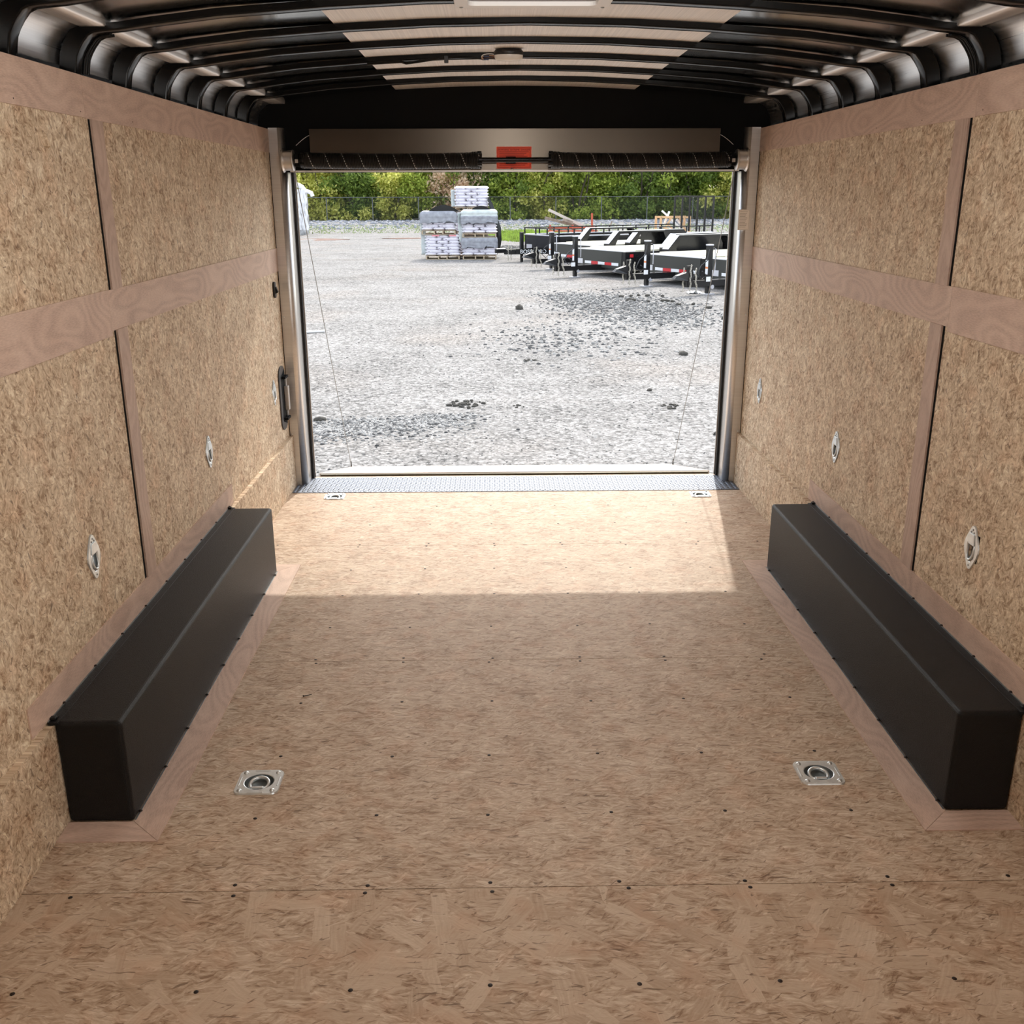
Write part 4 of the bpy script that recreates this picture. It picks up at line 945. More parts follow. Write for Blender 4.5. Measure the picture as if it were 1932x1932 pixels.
    # fenders with bright sloping front steps, and tandem wheels under them
    for sg in (-1, 1):
        y0, y1 = (sg * (hw + 0.07), sg * (hw + 0.33)); a, b = min(y0, y1), max(y0, y1); x = f + fend; hh = 0.36; sl_ = 0.34; ln = 2.3
        fe = MB(); pr = [(x, 0.50), (x, 0.74), (x + sl_, 0.72 + hh), (x + ln - sl_, 0.72 + hh), (x + ln, 0.74), (x + ln, 0.50)]
        th_ = 0.03
        fe.prism(pr + [(x + ln - 0.1, 0.50), (x + ln - sl_ - 0.05, 0.68 + hh), (x + sl_ + 0.05, 0.68 + hh), (x + 0.1, 0.50)], lambda u, v, d: (u, d, v), a, b); fo = fe.build('fender', BLK, e)
        MB().prism([(x - 0.004, 0.745), (x + sl_ - 0.004, 0.724 + hh), (x + sl_, 0.728 + hh), (x, 0.752)], lambda u, v, d: (u - 0.006, d, v + 0.002), a + 0.01, b - 0.01).build('fender_step', GALV, fo)
        MB().box(x + sl_, x + ln - sl_, a, a + 0.10, 0.722 + hh, 0.730 + hh).build('fender_top', STEEL_LIT, fo)
        MB().box(x + sl_ + 0.02, x + ln - sl_ - 0.02, (a if sg < 0 else b) - 0.004, (a if sg < 0 else b) + 0.004, 0.60, 0.70 + hh).build('side_plate', BLK, fo) if sg < 0 else None
        for wx_ in (x + 0.62, x + 1.68): wheel(e, wx_, (a + b) / 2 if sg > 0 else (a + b) / 2 + 0.01)
    # red lamp at near front corner
    MB().box(f + 0.2, f + 0.3, -hw - 0.085, -hw - 0.062, 0.52, 0.60).build('side_lamp', REDT, e)
    return e
flatbed((4.50, 21.68), 0.95, 1.4, 'black flatbed trailer on a jack, nearest and cut off by the right door post')
flatbed((3.47, 23.68), 0.75, 0.80, 'black flatbed trailer with pale deck, second from the right door post')
flatbed((2.00, 26.40), 0.75, 1.15, 'black flatbed trailer with red and white tape, third from the right door post')
flatbed((1.55, 29.30), 0.75, 1.05, 'black flatbed trailer half hidden in the parked row, just before the railed trailer')
# tall railed utility trailer at the back of the row
ut = empty('utility_trailer', (0.78, 32.6, GZ), TH, 'long black high-sided utility trailer with top rail and upright mesh gate', 'trailer')
f, hw, L6 = 0.75, 1.02, 6.35
m = MB(); m.box(f, f + 0.05, -hw, hw, 0.24, 0.80); m.box(f, f + L6, -hw, -hw + 0.05, 0.24, 0.80); m.box(f, f + L6, hw - 0.05, hw, 0.24, 0.80); m.box(f, f + L6, -hw, hw, 0.24, 0.30)
m.build('body', BLK, ut)
m = MB(); 
for a, b in (((f, -hw), (f, hw)), ((f, -hw), (f + L6, -hw)), ((f, hw), (f + L6, hw))): m.bar((a[0], a[1], 0.81), (b[0], b[1], 0.81), 0.06, 0.035)
m.build('body_rim', GALV, ut)
m = MB()
for a, b in (((f, -hw), (f, hw)), ((f, -hw), (f + L6, -hw)), ((f, hw), (f + L6, hw))): m.bar((a[0], a[1], 1.02), (b[0], b[1], 1.02), 0.035)
m.build('top_rail', BLK, ut)
rp0 = MB().bar((0, 0, 0.80), (0, 0, 1.02), 0.035).build('rail_post', BLK, ut); rp0.location = (f, -hw, 0)
for k in range(1, 12):
    for y in (-hw, hw):
        o = rp0.copy(); col.objects.link(o); o.location = (f + L6 * k / 11, y, 0)
for y in (-0.34, 0.34, hw): o = rp0.copy(); col.objects.link(o); o.location = (f, y, 0)
m = MB(); m.bar((-0.62, 0, 0.32), (f + 0.1, 0.6, 0.32), 0.09, 0.14); m.bar((-0.62, 0, 0.32), (f + 0.1, -0.6, 0.32), 0.09, 0.14); m.build('tongue', BLK, ut)
MB().box(-0.98, -0.60, -0.06, 0.06, 0.30, 0.44).build('coupler', BLK, ut, bevel=0.03)
jo = MB().box(-0.05, 0.05, -0.05, 0.05, 0.30, 0.92).build('jack', BLK, ut, bevel=0.005); MB().box(-0.035, 0.035, -0.035, 0.035, 0.0, 0.32).build('drop_leg', BLK, jo)
bn = MB().hexa([(-0.35, -0.22, 0.26), (0.72, -0.66, 0.26), (0.725, -0.655, 0.26), (-0.345, -0.215, 0.26), (-0.35, -0.22, 0.40), (0.72, -0.66, 0.40), (0.725, -0.655, 0.40), (-0.345, -0.215, 0.40)]).build('name_board', BLK, ut)
text('lettering', 'BOSSO NO', 0.17, WHT, bn, (0.16, -0.447, 0.33), (R(90), 0, R(-22.3)), 0.002)
chain(ut, -0.55, -0.08, 0.5, 0.04); chain(ut, -0.45, -0.10, 0.45, 0.04)
MB().box(f - 0.006, f - 0.001, hw - 0.45, hw - 0.12, 0.36, 0.50).build('plate_holder', GALV, ut)
for x in (f + 3.4, f + 4.3): wheel(ut, x, -hw - 0.14); wheel(ut, x, hw + 0.14)
m = MB(); m.prism([(f + 2.9, 0.70), (f + 3.1, 0.80), (f + 4.6, 0.80), (f + 4.8, 0.70), (f + 4.8, 0.66), (f + 2.9, 0.66)], lambda u, v, d: (u, d, v), -hw - 0.28, -hw); m.build('fender', BLK, ut)
gate = MB(); xg = f + L6
gt = empty('gate', (0, 0, 0)); gt.parent = ut
for k in range(6):
    y = -hw + 2 * hw * k / 5; MB().bar((xg, y, 0.80), (xg, y, 1.98), 0.05, 0.05).build('gate_bar', BLK, gt)
MB().bar((xg, -hw, 1.98), (xg, hw, 1.98), 0.05, 0.05).build('gate_top', BLK, gt)
m = MB()
for k in range(44):
    t = k / 43; y = -hw + 2 * hw * t
    m.bar((xg, y, 0.82), (xg, min(hw, y + 0.6) if False else y, 1.96), 0.004, 0.004)
for k in range(30): z = 0.84 + k * 0.038; m.bar((xg, -hw, z), (xg, hw, z), 0.004, 0.004)
tag(m.build('gate_mesh', BLK, gt), kind='stuff')

# ================================================================== YARD: pallets of bags
WOODP = simple('pallet_wood', (0.50, 0.40, 0.28), 0.85, vary=0.2, vscale=9); BAGW = simple('white_bag_film', (0.93, 0.91, 0.96), 0.42, vary=0.05, vscale=5)
GREYF = simple('grey_film', (0.31, 0.32, 0.36), 0.28, coat=0.2, vary=0.25, vscale=7); BLKF = simple('black_film', (0.012, 0.013, 0.014), 0.35); CLEARF = simple('milky_film', (0.62, 0.67, 0.66), 0.25, vary=0.12, vscale=6); INKB = simple('bag_print', (0.22, 0.22, 0.28), 0.5); PINK = simple('bag_print_pink', (0.80, 0.30, 0.33), 0.5)
def pallet(x, y, z, lab):
    e = empty('pallet', (x, y, z), 0, lab, 'pallet'); w2, d2 = 0.56, 0.5
    q = None
    for xx in (-w2 + 0.02, -0.14, 0.14, w2 - 0.02):
        o = MB().box(-0.02, 0.02, -d2, d2, 0.016, 0.105).build('runner', WOODP, e) if q is None else q.copy()
        if q is None: q = o
        else: col.objects.link(o)
        o.location = (xx, 0, 0)
    q = None
    for lvl, n in ((0.105, 6), (0.0, 3)):
        for k in range(n):
            o = MB().box(-w2, w2, -0.045, 0.045, 0, 0.016).build('slat', WOODP, e) if q is None else q.copy()
            if q is None: q = o
            else: col.objects.link(o)
            o.location = (0, -d2 + 0.05 + (2 * d2 - 0.1) * k / (n - 1), lvl)
    return e
def pillow(w, d, h):
    bm = bmesh.new(); n = 7; mth = 5; vs_ = {}
    V = []; F = []
    for s in (1, -1):
        for j in range(mth):
            for i in range(n):
                u, v = 2 * i / (n - 1) - 1, 2 * j / (mth - 1) - 1
                e_ = ((1 - abs(u) ** 4) * (1 - abs(v) ** 4)) ** 0.5
                V.append((u * w / 2 * (1 - 0.03 * abs(v) ** 3), v * d / 2 * (1 - 0.04 * abs(u) ** 3), s * h / 2 * max(0.0, e_)))
    def idx(s, j, i): return s * n * mth + j * n + i
    for s in (0, 1):
        for j in range(mth - 1):
            for i in range(n - 1): q = (idx(s, j, i), idx(s, j, i + 1), idx(s, j + 1, i + 1), idx(s, j + 1, i)); F.append(q if s == 0 else q[::-1])
    m = MB(); m.v = V; m.f = F; m.sm = [True] * len(F); bm.free(); return m
bag_a = None
LAYER = ['first', 'second', 'third', 'fourth', 'fifth', 'sixth', 'seventh']
def bag_stack(x, y, z, rows, group, lab, seed, tops_pink=False, rowh=0.097, front_print=True):
    """Layers of three end-on bags or two long ones, front and back; every bag its own object."""
    global bag_a, bag_b
    r = random.Random(seed)
    for k in range(rows):
        zz = z + rowh * (k + 0.5)
        rowsp = [(-0.39, -0.25, 0.40, 0.50), (0.0, -0.25, 0.40, 0.50), (0.39, -0.25, 0.40, 0.50), (-0.29, 0.25, 0.58, 0.46), (0.29, 0.25, 0.58, 0.46)] if k % 2 == 0 else \
                [(-0.29, -0.26, 0.60, 0.46), (0.29, -0.26, 0.60, 0.46), (-0.39, 0.23, 0.38, 0.50), (0.0, 0.23, 0.38, 0.50), (0.39, 0.23, 0.38, 0.50)]
        names = ('front left', 'front middle', 'front right', 'back left', 'back right') if k % 2 == 0 else ('front left', 'front right', 'back left', 'back middle', 'back right')
        for (bx, by, bw_, bd), pos in zip(rowsp, names):
            if bag_a is None:
                bag_a = pillow(1, 1, rowh * 1.28).build('bag', BAGW); MB().box(-0.32, -0.22, -0.497, -0.492, -0.007, 0.007).build('print', INKB, bag_a); o = bag_a
            else: o = copy_tree(bag_a)
            o.location = (x + bx + r.uniform(-0.012, 0.012), y + by + r.uniform(-0.01, 0.01), zz); o.scale = (bw_ * r.uniform(0.97, 1.05), bd, 1); o.rotation_euler = (0, R(r.uniform(-1, 1)), R(r.uniform(-2, 2)))
            tag(o, f'white plastic bag, {lab}, {LAYER[k]} layer up, {pos}', 'bag', group)
    return z + rowh * rows
def hood(x, y, z0, z1, w, d, mat, lab, name='film_hood', seed=0, jag=True, bulge=0.03):
    """Open-bottomed plastic hood over the upper part of a stack, wrinkled, torn at its lower edge."""
    r = random.Random(seed); m = MB(); per = []
    n1, n2 = 14, 10
    for i in range(n1): per.append((-w / 2 + w * i / n1, -d / 2))
    for i in range(n2): per.append((w / 2, -d / 2 + d * i / n2))
    for i in range(n1): per.append((w / 2 - w * i / n1, d / 2))
    for i in range(n2): per.append((-w / 2, d / 2 - d * i / n2))
    n = len(per); H = 9
    for k in range(H + 1):
        t = k / H
        for i, (u, v) in enumerate(per):
            zz = z0 + (z1 - z0) * t
            if k == 0 and jag: zz += 0.09 * r.random() + (0.10 if (i % n) in (10, 11, 12) else 0)
            s = 1 + bulge * math.sin(t * (z1 - z0) / 0.108 * math.pi * 2) * 0.35 + 0.012 * r.random()
            if k >= H - 1: s *= 0.97 if k == H - 1 else 0.86
            m.v.append((x + u * s, y + v * s, zz + (0.02 if k == H else 0)))
    for k in range(H):
        for i in range(n): m.f.append((k * n + i, k * n + (i + 1) % n, (k + 1) * n + (i + 1) % n, (k + 1) * n + i)); m.sm.append(True)
    m.f.append(tuple(H * n + i for i in range(n))); m.sm.append(False)
    o = m.build(name, mat, recalc=True); so = o.modifiers.new('thickness', 'SOLIDIFY'); so.thickness = 0.004
    return tag(o, lab, 'plastic wrap')
PY = 34.35
xL, xR = -1.812, -0.585
pallet(xL, PY, GZ, 'wooden pallet on the ground under the left bag stack')
z1 = bag_stack(xL, PY, GZ + 0.121, 7, 'bags of the lower left pallet', 'lower left pallet', 1)
pallet(xL - 0.12, PY, z1 + 0.01, 'wooden pallet midway up the left bag stack')
z2 = bag_stack(xL - 0.12, PY, z1 + 0.131, 6, 'bags of the upper left pallet', 'upper left pallet', 2)
hood(xL - 0.12, PY, z1 + 0.131 + 0.20, z2 + 0.02, 1.22, 1.06, GREYF, 'grey plastic film over the top of the left bag stack', seed=3)
# pink print on the top row of the lower left pallet
for dx in (-0.22, 0.34):
    q = MB().box(-0.12, 0.12, 0, 0.004, -0.022, 0.022).build('printed_band', PINK); q.location = (xL + dx, PY - 0.505, z1 - 0.03); tag(q, 'pinkish red print on a bag at the ' + ('left' if dx < 0 else 'right') + ' of the lower left pallet top row', 'print')
def dome(x, y, z, w, h, d, mat, lab, name='film_flap'):
    m = MB(); n = 16
    for j in range(5):
        for i in range(n + 1):
            t = i / n; v = j / 4; s = math.sin(math.pi * t) ** 0.8
            m.v.append((x - w / 2 + w * t, y - d / 2 + d * v * 0.9, z + h * s * (1 - 0.55 * v) + 0.01))
    for j in range(4):
        for i in range(n): a = j * (n + 1) + i; m.f.append((a, a + 1, a + n + 2, a + n + 1)); m.sm.append(True)
    k = len(m.v); 
    for i in range(n + 1): m.v.append((x - w / 2 + w * i / n, y - d / 2 + 0.02, z))
    for i in range(n): m.f.append((i, i + 1, k + i + 1, k + i)); m.sm.append(False)
    o = m.build(name, mat, recalc=True); return tag(o, lab, 'plastic wrap')
dome(xL + 0.06, PY, z2 + 0.02, 0.98, 0.20, 0.9, BLKF, 'black plastic flap arched over the top of the left bag stack')
pallet(xR, PY + 0.02, GZ, 'wooden pallet on the ground under the right bag stack')
z3 = bag_stack(xR, PY + 0.02, GZ + 0.121, 6, 'bags of the lower right pallet', 'lower right pallet', 4)
hood(xR, PY + 0.02, GZ + 0.121 + 0.22, z3 + 0.01, 1.20, 1.05, GREYF, 'grey plastic film over the lower right bags', seed=8)
pallet(xR, PY + 0.02, z3 + 0.01, 'wooden pallet midway up the right bag stack')
z4 = bag_stack(xR, PY + 0.02, z3 + 0.131, 7, 'bags of the upper right pallet', 'upper right pallet', 5)
hood(xR, PY + 0.02, z3 + 0.131 + 0.28, z4 - 0.06, 1.22, 1.06, GREYF, 'torn grey plastic film around the upper right bags', seed=9)
hood(xR, PY + 0.02, z4 - 0.16, z4 + 0.06, 1.20, 1.04, CLEARF, 'milky plastic hood on top of the right bag stack', seed=10, jag=False)
dome(xR + 0.06, PY, z4 + 0.07, 0.62, 0.12, 0.8, BLKF, 'small black plastic opening on top of the right bag stack')
# milky film sides
def film_side(x, y, z0, z1, wdt, mat, lab, seed, wave=0.05, name='film_drape'):
    r = random.Random(seed); m = MB(); H = 16; Wn = 6
    for k in range(H + 1):
        t = k / H
        for i in range(Wn + 1):
            u = i / Wn; m.v.append((x + wdt * (u - 0.5) + wave * math.sin(3.1 * t + seed) * (0.5 + u) + 0.02 * r.random(), y + 0.12 * u + 0.03 * r.random(), z0 + (z1 - z0) * t))
    for k in range(H):
        for i in range(Wn): a = k * (Wn + 1) + i; m.f.append((a, a + 1, a + Wn + 2, a + Wn + 1)); m.sm.append(True)
    o = m.build(name, mat, recalc=True); so = o.modifiers.new('thickness', 'SOLIDIFY'); so.thickness = 0.006
    return tag(o, lab, 'plastic wrap')
film_side(xL - 0.66, PY - 0.40, GZ + 0.15, z2 - 0.02, 0.14, CLEARF, 'milky plastic film hanging down the left side of the left bag stack', 1, 0.03)
film_side(xR - 0.62, PY - 0.46, z3 - 0.15, z4 - 0.02, 0.16, CLEARF, 'milky plastic film bulging between the two bag stacks', 2, 0.05)
# tall back stack
xB, YB = -0.858, PY + 1.35
pallet(xB, YB, GZ, 'wooden pallet under the back bag stack, hidden low behind the front stacks')
zz_ = GZ + 0.121
for lvl in range(2):
    zz_ = bag_stack(xB, YB, zz_, 6 + lvl, 'hidden lower bags of the back stack', ('bottom pallet' if lvl == 0 else 'middle pallet') + ' of the back stack', 20 + lvl)
    pallet(xB, YB, zz_ + 0.01, 'wooden pallet in the back bag stack, ' + ('first' if lvl == 0 else 'second') + ' above the ground'); zz_ += 0.131
z5 = bag_stack(xB, YB, zz_, 7, 'bags of the tall back stack top', 'top pallet of the back stack', 30)
film_side(xB - 0.63, YB - 0.45, zz_ + 0.02, z5 - 0.1, 0.14, CLEARF, 'crinkled milky film on the left edge of the tall back stack', 3, 0.02)
# black film hanging off the right side
m = MB(); path = [(xB + 0.58, z5 - 0.35), (xB + 0.72, z5 - 0.55), (xB + 0.86, z5 - 0.95), (xB + 1.00, z5 - 1.35), (xB + 1.02, z5 - 1.75), (xB + 0.96, z5 - 2.1), (xB + 0.86, z5 - 2.25)]
inn = [(xB + 0.56, z5 - 0.40), (xB + 0.62, z5 - 0.75), (xB + 0.70, z5 - 1.1), (xB + 0.80, z5 - 1.45), (xB + 0.84, z5 - 1.80), (xB + 0.83, z5 - 2.1), (xB + 0.85, z5 - 2.25)]
for yy_ in (YB - 0.5, YB - 0.3): m.v += [(a, yy_, b) for a, b in path] + [(a, yy_, b) for a, b in inn]
n = len(path)
for i in range(n - 1):
    m.f += [(i, i + 1, n + i + 1, n + i), (2 * n + i, 2 * n + i + 1, 3 * n + i + 1, 3 * n + i), (i, i + 1, 2 * n + i + 1, 2 * n + i), (n + i, n + i + 1, 3 * n + i + 1, 3 * n + i)]; m.sm += [True] * 4
tag(m.build('film_drape', BLKF), 'black plastic sheet hanging down the right side of the bag stacks', 'plastic wrap')

# wrapped bundle at the left door edge
SHRINK = simple('shrink_wrap', (0.80, 0.80, 0.82), 0.22, vary=0.15, vscale=5); SHRINK_DK = simple('wrapped_grey', (0.42, 0.43, 0.45), 0.4, vary=0.5, vscale=4)
wb = empty('wrapped_bundle', (-11.45, 56.5, GZ), 0, 'tall bundle in torn white shrink wrap seen just past the left door post', 'bundle')
m = MB(); r = random.Random(4)
for k in range(13):
    t = k / 12
    for i in range(20):
        a = 2 * math.pi * i / 20; s = 0.95 + 0.1 * r.random(); sq = 1 / max(abs(math.cos(a)), abs(math.sin(a))) ** 0.7
        m.v.append((1.15 * s * sq * math.cos(a), 0.9 * s * sq * math.sin(a), 2.35 * t))
for k in range(12):
    for i in range(20): m.f.append((k * 20 + i, k * 20 + (i + 1) % 20, (k + 1) * 20 + (i + 1) % 20, (k + 1) * 20 + i)); m.sm.append(True)
m.f.append(tuple(range(240, 260))); m.sm.append(False)
m.build('load', SHRINK_DK, wb)
for k, (dx, wz) in enumerate(((0.95, 0.10), (1.15, 0.12), (0.7, 0.12), (1.28, 0.08))):
    pts = [(dx + 0.05 * math.sin(j * 1.7 + k), -1.0 - 0.02 * k, 2.35 - j * 0.19) for j in range(12)]; MB().tube(pts, wz, 6).build('wrap_fold', SHRINK, wb)
MB().tube([(0.4, -0.9, 2.45), (0.8, -0.95, 2.62), (1.15, -1.0, 2.45), (1.25, -1.0, 2.3)], 0.13, 8).build('wrap_fold', SHRINK, wb)
MB().tube([(1.1, -1.0, 2.15), (1.4, -1.0, 2.25), (1.62, -1.0, 2.15), (1.68, -1.0, 1.98)], 0.11, 8).build('wrap_fold', SHRINK, wb)
# debris pile behind the railed trailer
TIMB = simple('grey_timber', (0.30, 0.25, 0.20), 0.9, vary=0.3); ORG = simple('orange_steel', (0.50, 0.09, 0.04), 0.6); CRATE = simple('fresh_crate_wood', (0.72, 0.45, 0.24), 0.8, vary=0.12)
for i, (a, b, mt, lab) in enumerate([((2.35, 46, 0.90), (4.0, 46, 0.15), simple('pale_timber', (0.62, 0.55, 0.48), 0.85), 'pale square timber leaning on top of the debris pile'),
        ((2.2, 46.3, 0.55), (4.4, 46.1, 0.0), TIMB, 'grey timber lower in the debris pile'), ((3.0, 45.8, 0.48), (4.3, 46.4, 0.05), TIMB, 'short grey timber at the right of the debris pile'),
        ((5.15, 45.5, 0.42), (4.9, 45.6, -0.25), TIMB, 'small upright stick right of the debris pile')]):
    tag(MB().bar(a, b, 0.12 if i < 3 else 0.05).build('timber', mt), lab, 'timber')
rk = empty('steel_rack', (3.4, 45.2, GZ), 0, 'faded orange steel rack under the timbers behind the railed trailer', 'rack')
for k in range(4): MB().bar((-1.1, 0.1 * k, 0.25 + 0.13 * k), (1.1, 0.1 * k, 0.25 + 0.13 * k), 0.06).build('rack_bar', ORG, rk)
for x in (-1.0, 0.0, 0.85): MB().bar((x, 0, 0), (x, 0.3, 0.75 if x < 0.5 else 1.25), 0.08).build('rack_post', ORG, rk)
ct = empty('open_crate', (8.55, 49.5, GZ + 0.04), R(8), 'pale wooden crate full of offcuts behind the railed trailer gate', 'crate')
for x in (-0.72, 0.72):
    for y in (-0.4, 0.4): MB().bar((x, y, 0), (x, y, 1.0), 0.09).build('crate_post', CRATE, ct)
for z in (0.1, 0.95):
    for y in (-0.4, 0.4): MB().bar((-0.72, y, z), (0.72, y, z), 0.09).build('crate_rail', CRATE, ct)
for k, (a, b) in enumerate((((-0.7, -0.42, 0.1), (-0.2, -0.42, 0.95)), ((0.1, -0.42, 0.15), (-0.4, -0.42, 0.7)), ((-0.6, -0.44, 0.5), (0.5, -0.44, 0.1)), ((0.2, -0.42, 0.9), (0.68, -0.42, 0.1)))): MB().bar(a, b, 0.07).build('crate_brace', CRATE, ct)
for k, (a, b) in enumerate((((-0.65, -0.3, 1.25), (0.3, -0.3, 0.45)), ((-0.25, -0.2, 1.22), (-0.5, -0.2, 0.6)), ((0.1, -0.3, 0.85), (0.4, -0.3, 0.55)))): MB().bar(a, b, 0.08).build('offcut', WHITE_PAINT, ct)
mb = MB(); r = random.Random(9)   # crumpled white sheet by the nearest jack
for j in range(7):
    for i in range(7): mb.v.append((4.10 + 0.055 * i, 21.75 + 0.05 * j, GZ + 0.01 + 0.09 * r.random() * (1 - abs(i - 3) / 3.5)))
for j in range(6):
    for i in range(6): mb.f.append((j * 7 + i, j * 7 + i + 1, (j + 1) * 7 + i + 1, (j + 1) * 7 + i)); mb.sm.append(False)
o = mb.build('plastic_scrap', WHT); so = o.modifiers.new('thickness', 'SOLIDIFY'); so.thickness = 0.004; tag(o, 'crumpled white plastic scrap on the gravel beside the nearest trailer jack', 'scrap')

# ================================================================== YARD: chain-link fence
FY = 78.0; fz = ground_z(0, FY); FS = simple('fence_steel', (0.13, 0.14, 0.135), 0.5, 0.3)
fn_ = empty('chain_link_fence', (0, FY, fz), 0, 'grey chain-link fence with thin top rail along the tree line', 'fence')
p0 = MB().cyl((0, 0, 0), (0, 0, 1.72), 0.04, n=8).build('fence_post', FS, fn_); p0.location = (-40, 0, 0)
xx = -36.9
while xx < 46: o = p0.copy(); col.objects.link(o); o.location = (xx, 0, 0); xx += 3.46
MB().cyl((-42, 0, 1.70), (46, 0, 1.70), 0.026, n=6).build('top_rail', FS, fn_)
m = MB(); s = 0.11
x = -42.0
while x < 46:
    for d in (1, -1):
        a = Vector((x, 0.03, 0.02)); b = Vector((x + d * 1.66, 0.03, 1.68)); w_ = Vector((0.0022, 0, 0)); k = len(m.v); m.v += [tuple(a - w_), tuple(a + w_), tuple(b + w_), tuple(b - w_)]; m.f.append((k, k + 1, k + 2, k + 3)); m.sm.append(False)
    x += s
tag(m.build('fence_mesh', FS, fn_, recalc=False), kind='stuff')

# ================================================================== trees
def leaf_mat(name, c1, c2):
    m, n, b = mat_new(name); L = n.links
    geo = N(n, 'ShaderNodeNewGeometry'); oi = N(n, 'ShaderNodeObjectInfo')
    c = ramp(n, geo.outputs['Random Per Island'], [(0.0, c1), (1.0, c2)])
    L.new(c, b.inputs['Base Color']); b.inputs['Roughness'].default_value = 0.6; b.inputs['Specular IOR Level'].default_value = 0.25
    tr = N(n, 'ShaderNodeBsdfTranslucent'); L.new(c, tr.inputs[0]); mx = N(n, 'ShaderNodeMixShader'); mx.inputs[0].default_value = 0.5
    L.new(b.outputs[0], mx.inputs[1]); L.new(tr.outputs[0], mx.inputs[2]); L.new(mx.outputs[0], n.nodes['Material Output'].inputs[0])
    return m
LEAF = {'yellow': leaf_mat('leaf_yellow_green', (0.36, 0.40, 0.06), (0.90, 0.86, 0.28)), 'green': leaf_mat('leaf_green', (0.18, 0.26, 0.035), (0.58, 0.66, 0.14)),
        'dark': leaf_mat('leaf_dark_green', (0.09, 0.15, 0.03), (0.32, 0.42, 0.09)), 'peach': leaf_mat('blossom_peach', (0.65, 0.46, 0.30), (0.98, 0.80, 0.62))}
BARK = simple('bark', (0.075, 0.06, 0.045), 0.9, vary=0.3, vscale=5)
def tree(x, y, kind, h, wid, label, seed, leaves=9500, low=0.0, size=0.12):
    z = ground_z(x, min(y, 78)); e = empty('tree', (x, y, z), 0, label, 'tree'); r = np.random.default_rng(seed); rr = random.Random(seed)
    m = MB(); stems = rr.randint(2, 4); tips = []
    for s in range(stems):
        a = rr.random() * 6.28; p = Vector((0.25 * math.cos(a), 0.25 * math.sin(a), 0)); d = Vector((0.28 * math.cos(a), 0.28 * math.sin(a), 1)).normalized(); pts = [p.copy()]
        for k in range(6):
            p = p + d * h * 0.14; d = (d + Vector((rr.uniform(-.22, .22), rr.uniform(-.22, .22), 0))).normalized(); pts.append(p.copy())
            if k > 1:
                q = p + Vector((rr.uniform(-1, 1), rr.uniform(-1, 1), rr.uniform(0.4, 1.0))) * wid * 0.30; m.cyl(p, q, 0.035, 0.012, 5, caps=False); tips.append(q)
        for i in range(len(pts) - 1): m.cyl(pts[i], pts[i + 1], 0.10 * (1 - i / 7.5), 0.10 * (1 - (i + 1) / 7.5), 6, caps=False)
        tips += pts[2:]
    m.build('trunk', BARK, e, recalc=False)
    # leaves gathered in clumps through the crown
    nc = 60; cl = np.stack([r.normal(0, wid * 0.36, nc), r.normal(0, wid * 0.30, nc), low + (h - low) * r.beta(1.2, 1.2, nc)], 1)
    w_ = np.sqrt(np.clip(np.sin(np.pi * np.clip(cl[:, 2] / h, 0.05, 1) ** 0.7), 0.15, 1)); cl[:, :2] *= (0.55 + 0.6 * w_)[:, None]
    idx = r.integers(0, nc, leaves); P = cl[idx] + r.normal(0, 0.30, (leaves, 3)) * np.array([1, 1, 0.9]); P[:, 2] = np.abs(P[:, 2] - 0.03) + 0.03
    nrm = r.normal(0, 1, (leaves, 3)); nrm /= np.linalg.norm(nrm, axis=1)[:, None]; t1 = np.cross(nrm, r.normal(0, 1, (leaves, 3))); t1 /= np.linalg.norm(t1, axis=1)[:, None]; t2 = np.cross(nrm, t1)
    sz = size * (0.5 + r.random((leaves, 1)))
    Q = np.stack([P - t1 * sz, P + t2 * sz * 0.55, P + t1 * sz, P - t2 * sz * 0.55], 1).reshape(-1, 3)
    me = bpy.data.meshes.new('crown'); me.vertices.add(leaves * 4); me.vertices.foreach_set('co', Q.reshape(-1)); me.loops.add(leaves * 4); me.loops.foreach_set('vertex_index', np.arange(leaves * 4)); me.polygons.add(leaves)
    me.polygons.foreach_set('loop_start', np.arange(leaves) * 4); me.polygons.foreach_set('loop_total', np.full(leaves, 4)); me.materials.append(LEAF[kind]); me.update(); me.validate()
    o = bpy.data.objects.new('crown', me); col.objects.link(o); o.parent = e; o['kind'] = 'stuff'
    return e
ORD = ['first', 'second', 'third', 'fourth', 'fifth', 'sixth', 'seventh', 'eighth', 'ninth', 'tenth', 'eleventh', 'twelfth', 'thirteenth', 'fourteenth', 'fifteenth', 'sixteenth', 'seventeenth']
KN = {'yellow': 'yellow-green', 'green': 'fresh green', 'dark': 'dark green', 'peach': 'peach-blossomed'}
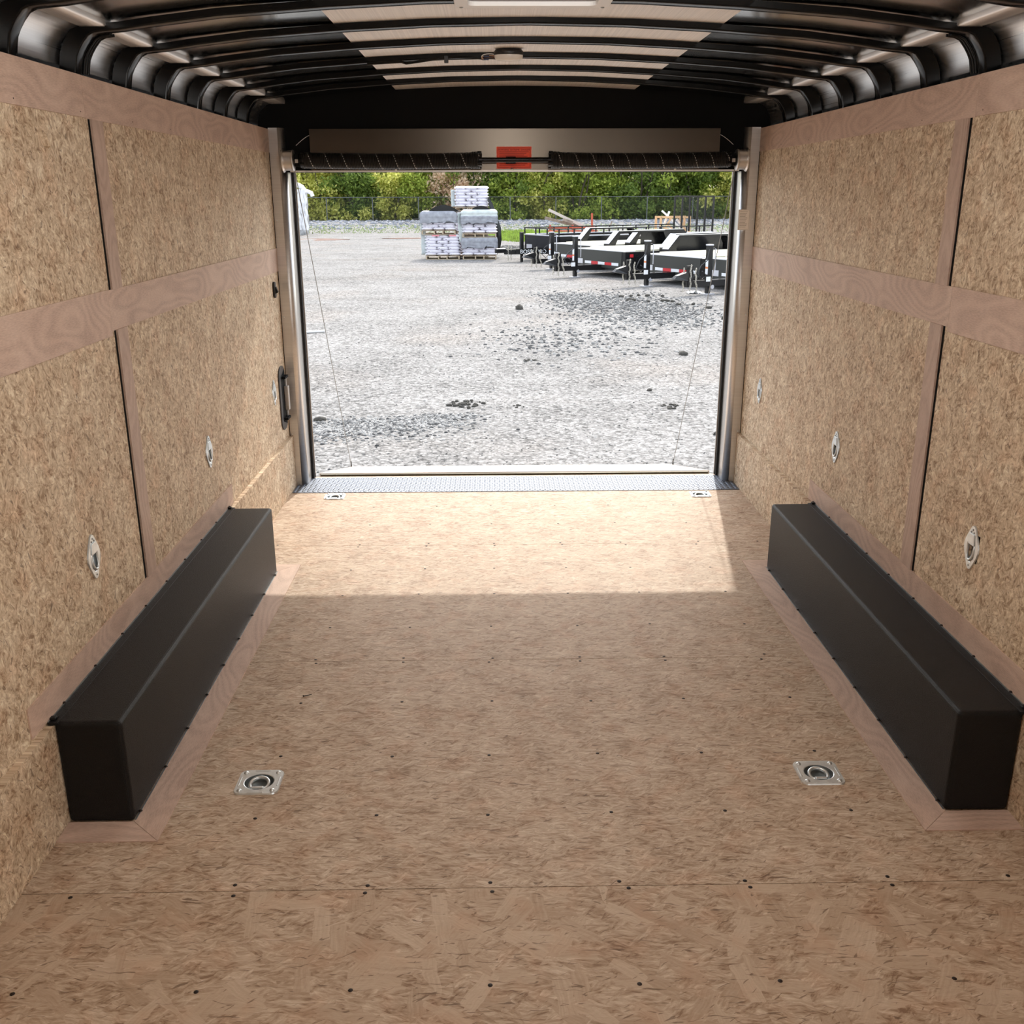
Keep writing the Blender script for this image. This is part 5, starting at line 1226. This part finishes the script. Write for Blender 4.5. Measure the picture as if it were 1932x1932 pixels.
seq = ['green', 'yellow', 'yellow', 'dark', 'yellow', 'green', 'peach', 'dark', 'green', 'yellow', 'green', 'green', 'dark', 'green', 'dark', 'yellow', 'green']
for i, k in enumerate(seq):
    x = -18.0 + i * 2.45; hgt = 4.4 + 1.8 * rnd.random()
    if k == 'peach': hgt = 3.3
    tree(x + rnd.uniform(-.4, .4), 80.3 + rnd.uniform(0, 1.6), k, hgt, 2.6, f'{KN[k]} bushy tree behind the fence, front row, {ORD[i]} from the left', 100 + i)
for i in range(10):
    k = ['yellow', 'green', 'dark', 'green', 'yellow', 'dark', 'green', 'dark', 'green', 'dark'][i]; x = -20.0 + i * 4.9
    if i == 3: x -= 1.0
    tree(x, 86 + rnd.uniform(0, 2.0), k, 7.5 + 2 * rnd.random(), 4.6, f'tall {KN[k]} tree behind the fence, rear row, {ORD[i]} from the left', 200 + i, leaves=15000, size=0.24)
for i in range(4):
    x = (-30, -25, 28, 33)[i]; tree(x, 83, ('green', 'yellow', 'dark', 'green')[i], 7, 4.5, ('green tree at the outer left end of the tree line', 'yellow-green tree left of the visible tree line', 'dark green tree right of the visible tree line', 'green tree at the outer right end of the tree line')[i], 300 + i, leaves=6000, size=0.22)
# house glimpsed through the leaves
hs = empty('house', (-10.5, 104, GZ), 0, 'brown house glimpsed between the trees above the fence', 'house')
MB().box(-6, 6, 0, 7, 0, 6.5).build('wall', simple('brown_brick', (0.16, 0.075, 0.055), 0.85, vary=0.2), hs)
MB().prism([(-6.6, 6.4), (6.6, 6.4), (0, 9.0)], lambda u, v, d: (u, d, v), -0.5, 7.5).build('roof', simple('grey_roof', (0.12, 0.12, 0.13), 0.8), hs)
for x in (-3.6, -1.2, 1.4, 3.8):
    for z in (1.2, 3.9):
        w_ = MB().box(x - 0.6, x + 0.6, -0.06, 0.02, z, z + 1.4).build('window', WHITE_PAINT, hs); MB().box(x - 0.5, x + 0.5, -0.09, -0.065, z + 0.1, z + 1.3).build('pane', simple('window_glass', (0.25, 0.30, 0.36), 0.1) if 'window_glass' not in bpy.data.materials else bpy.data.materials['window_glass'], w_)
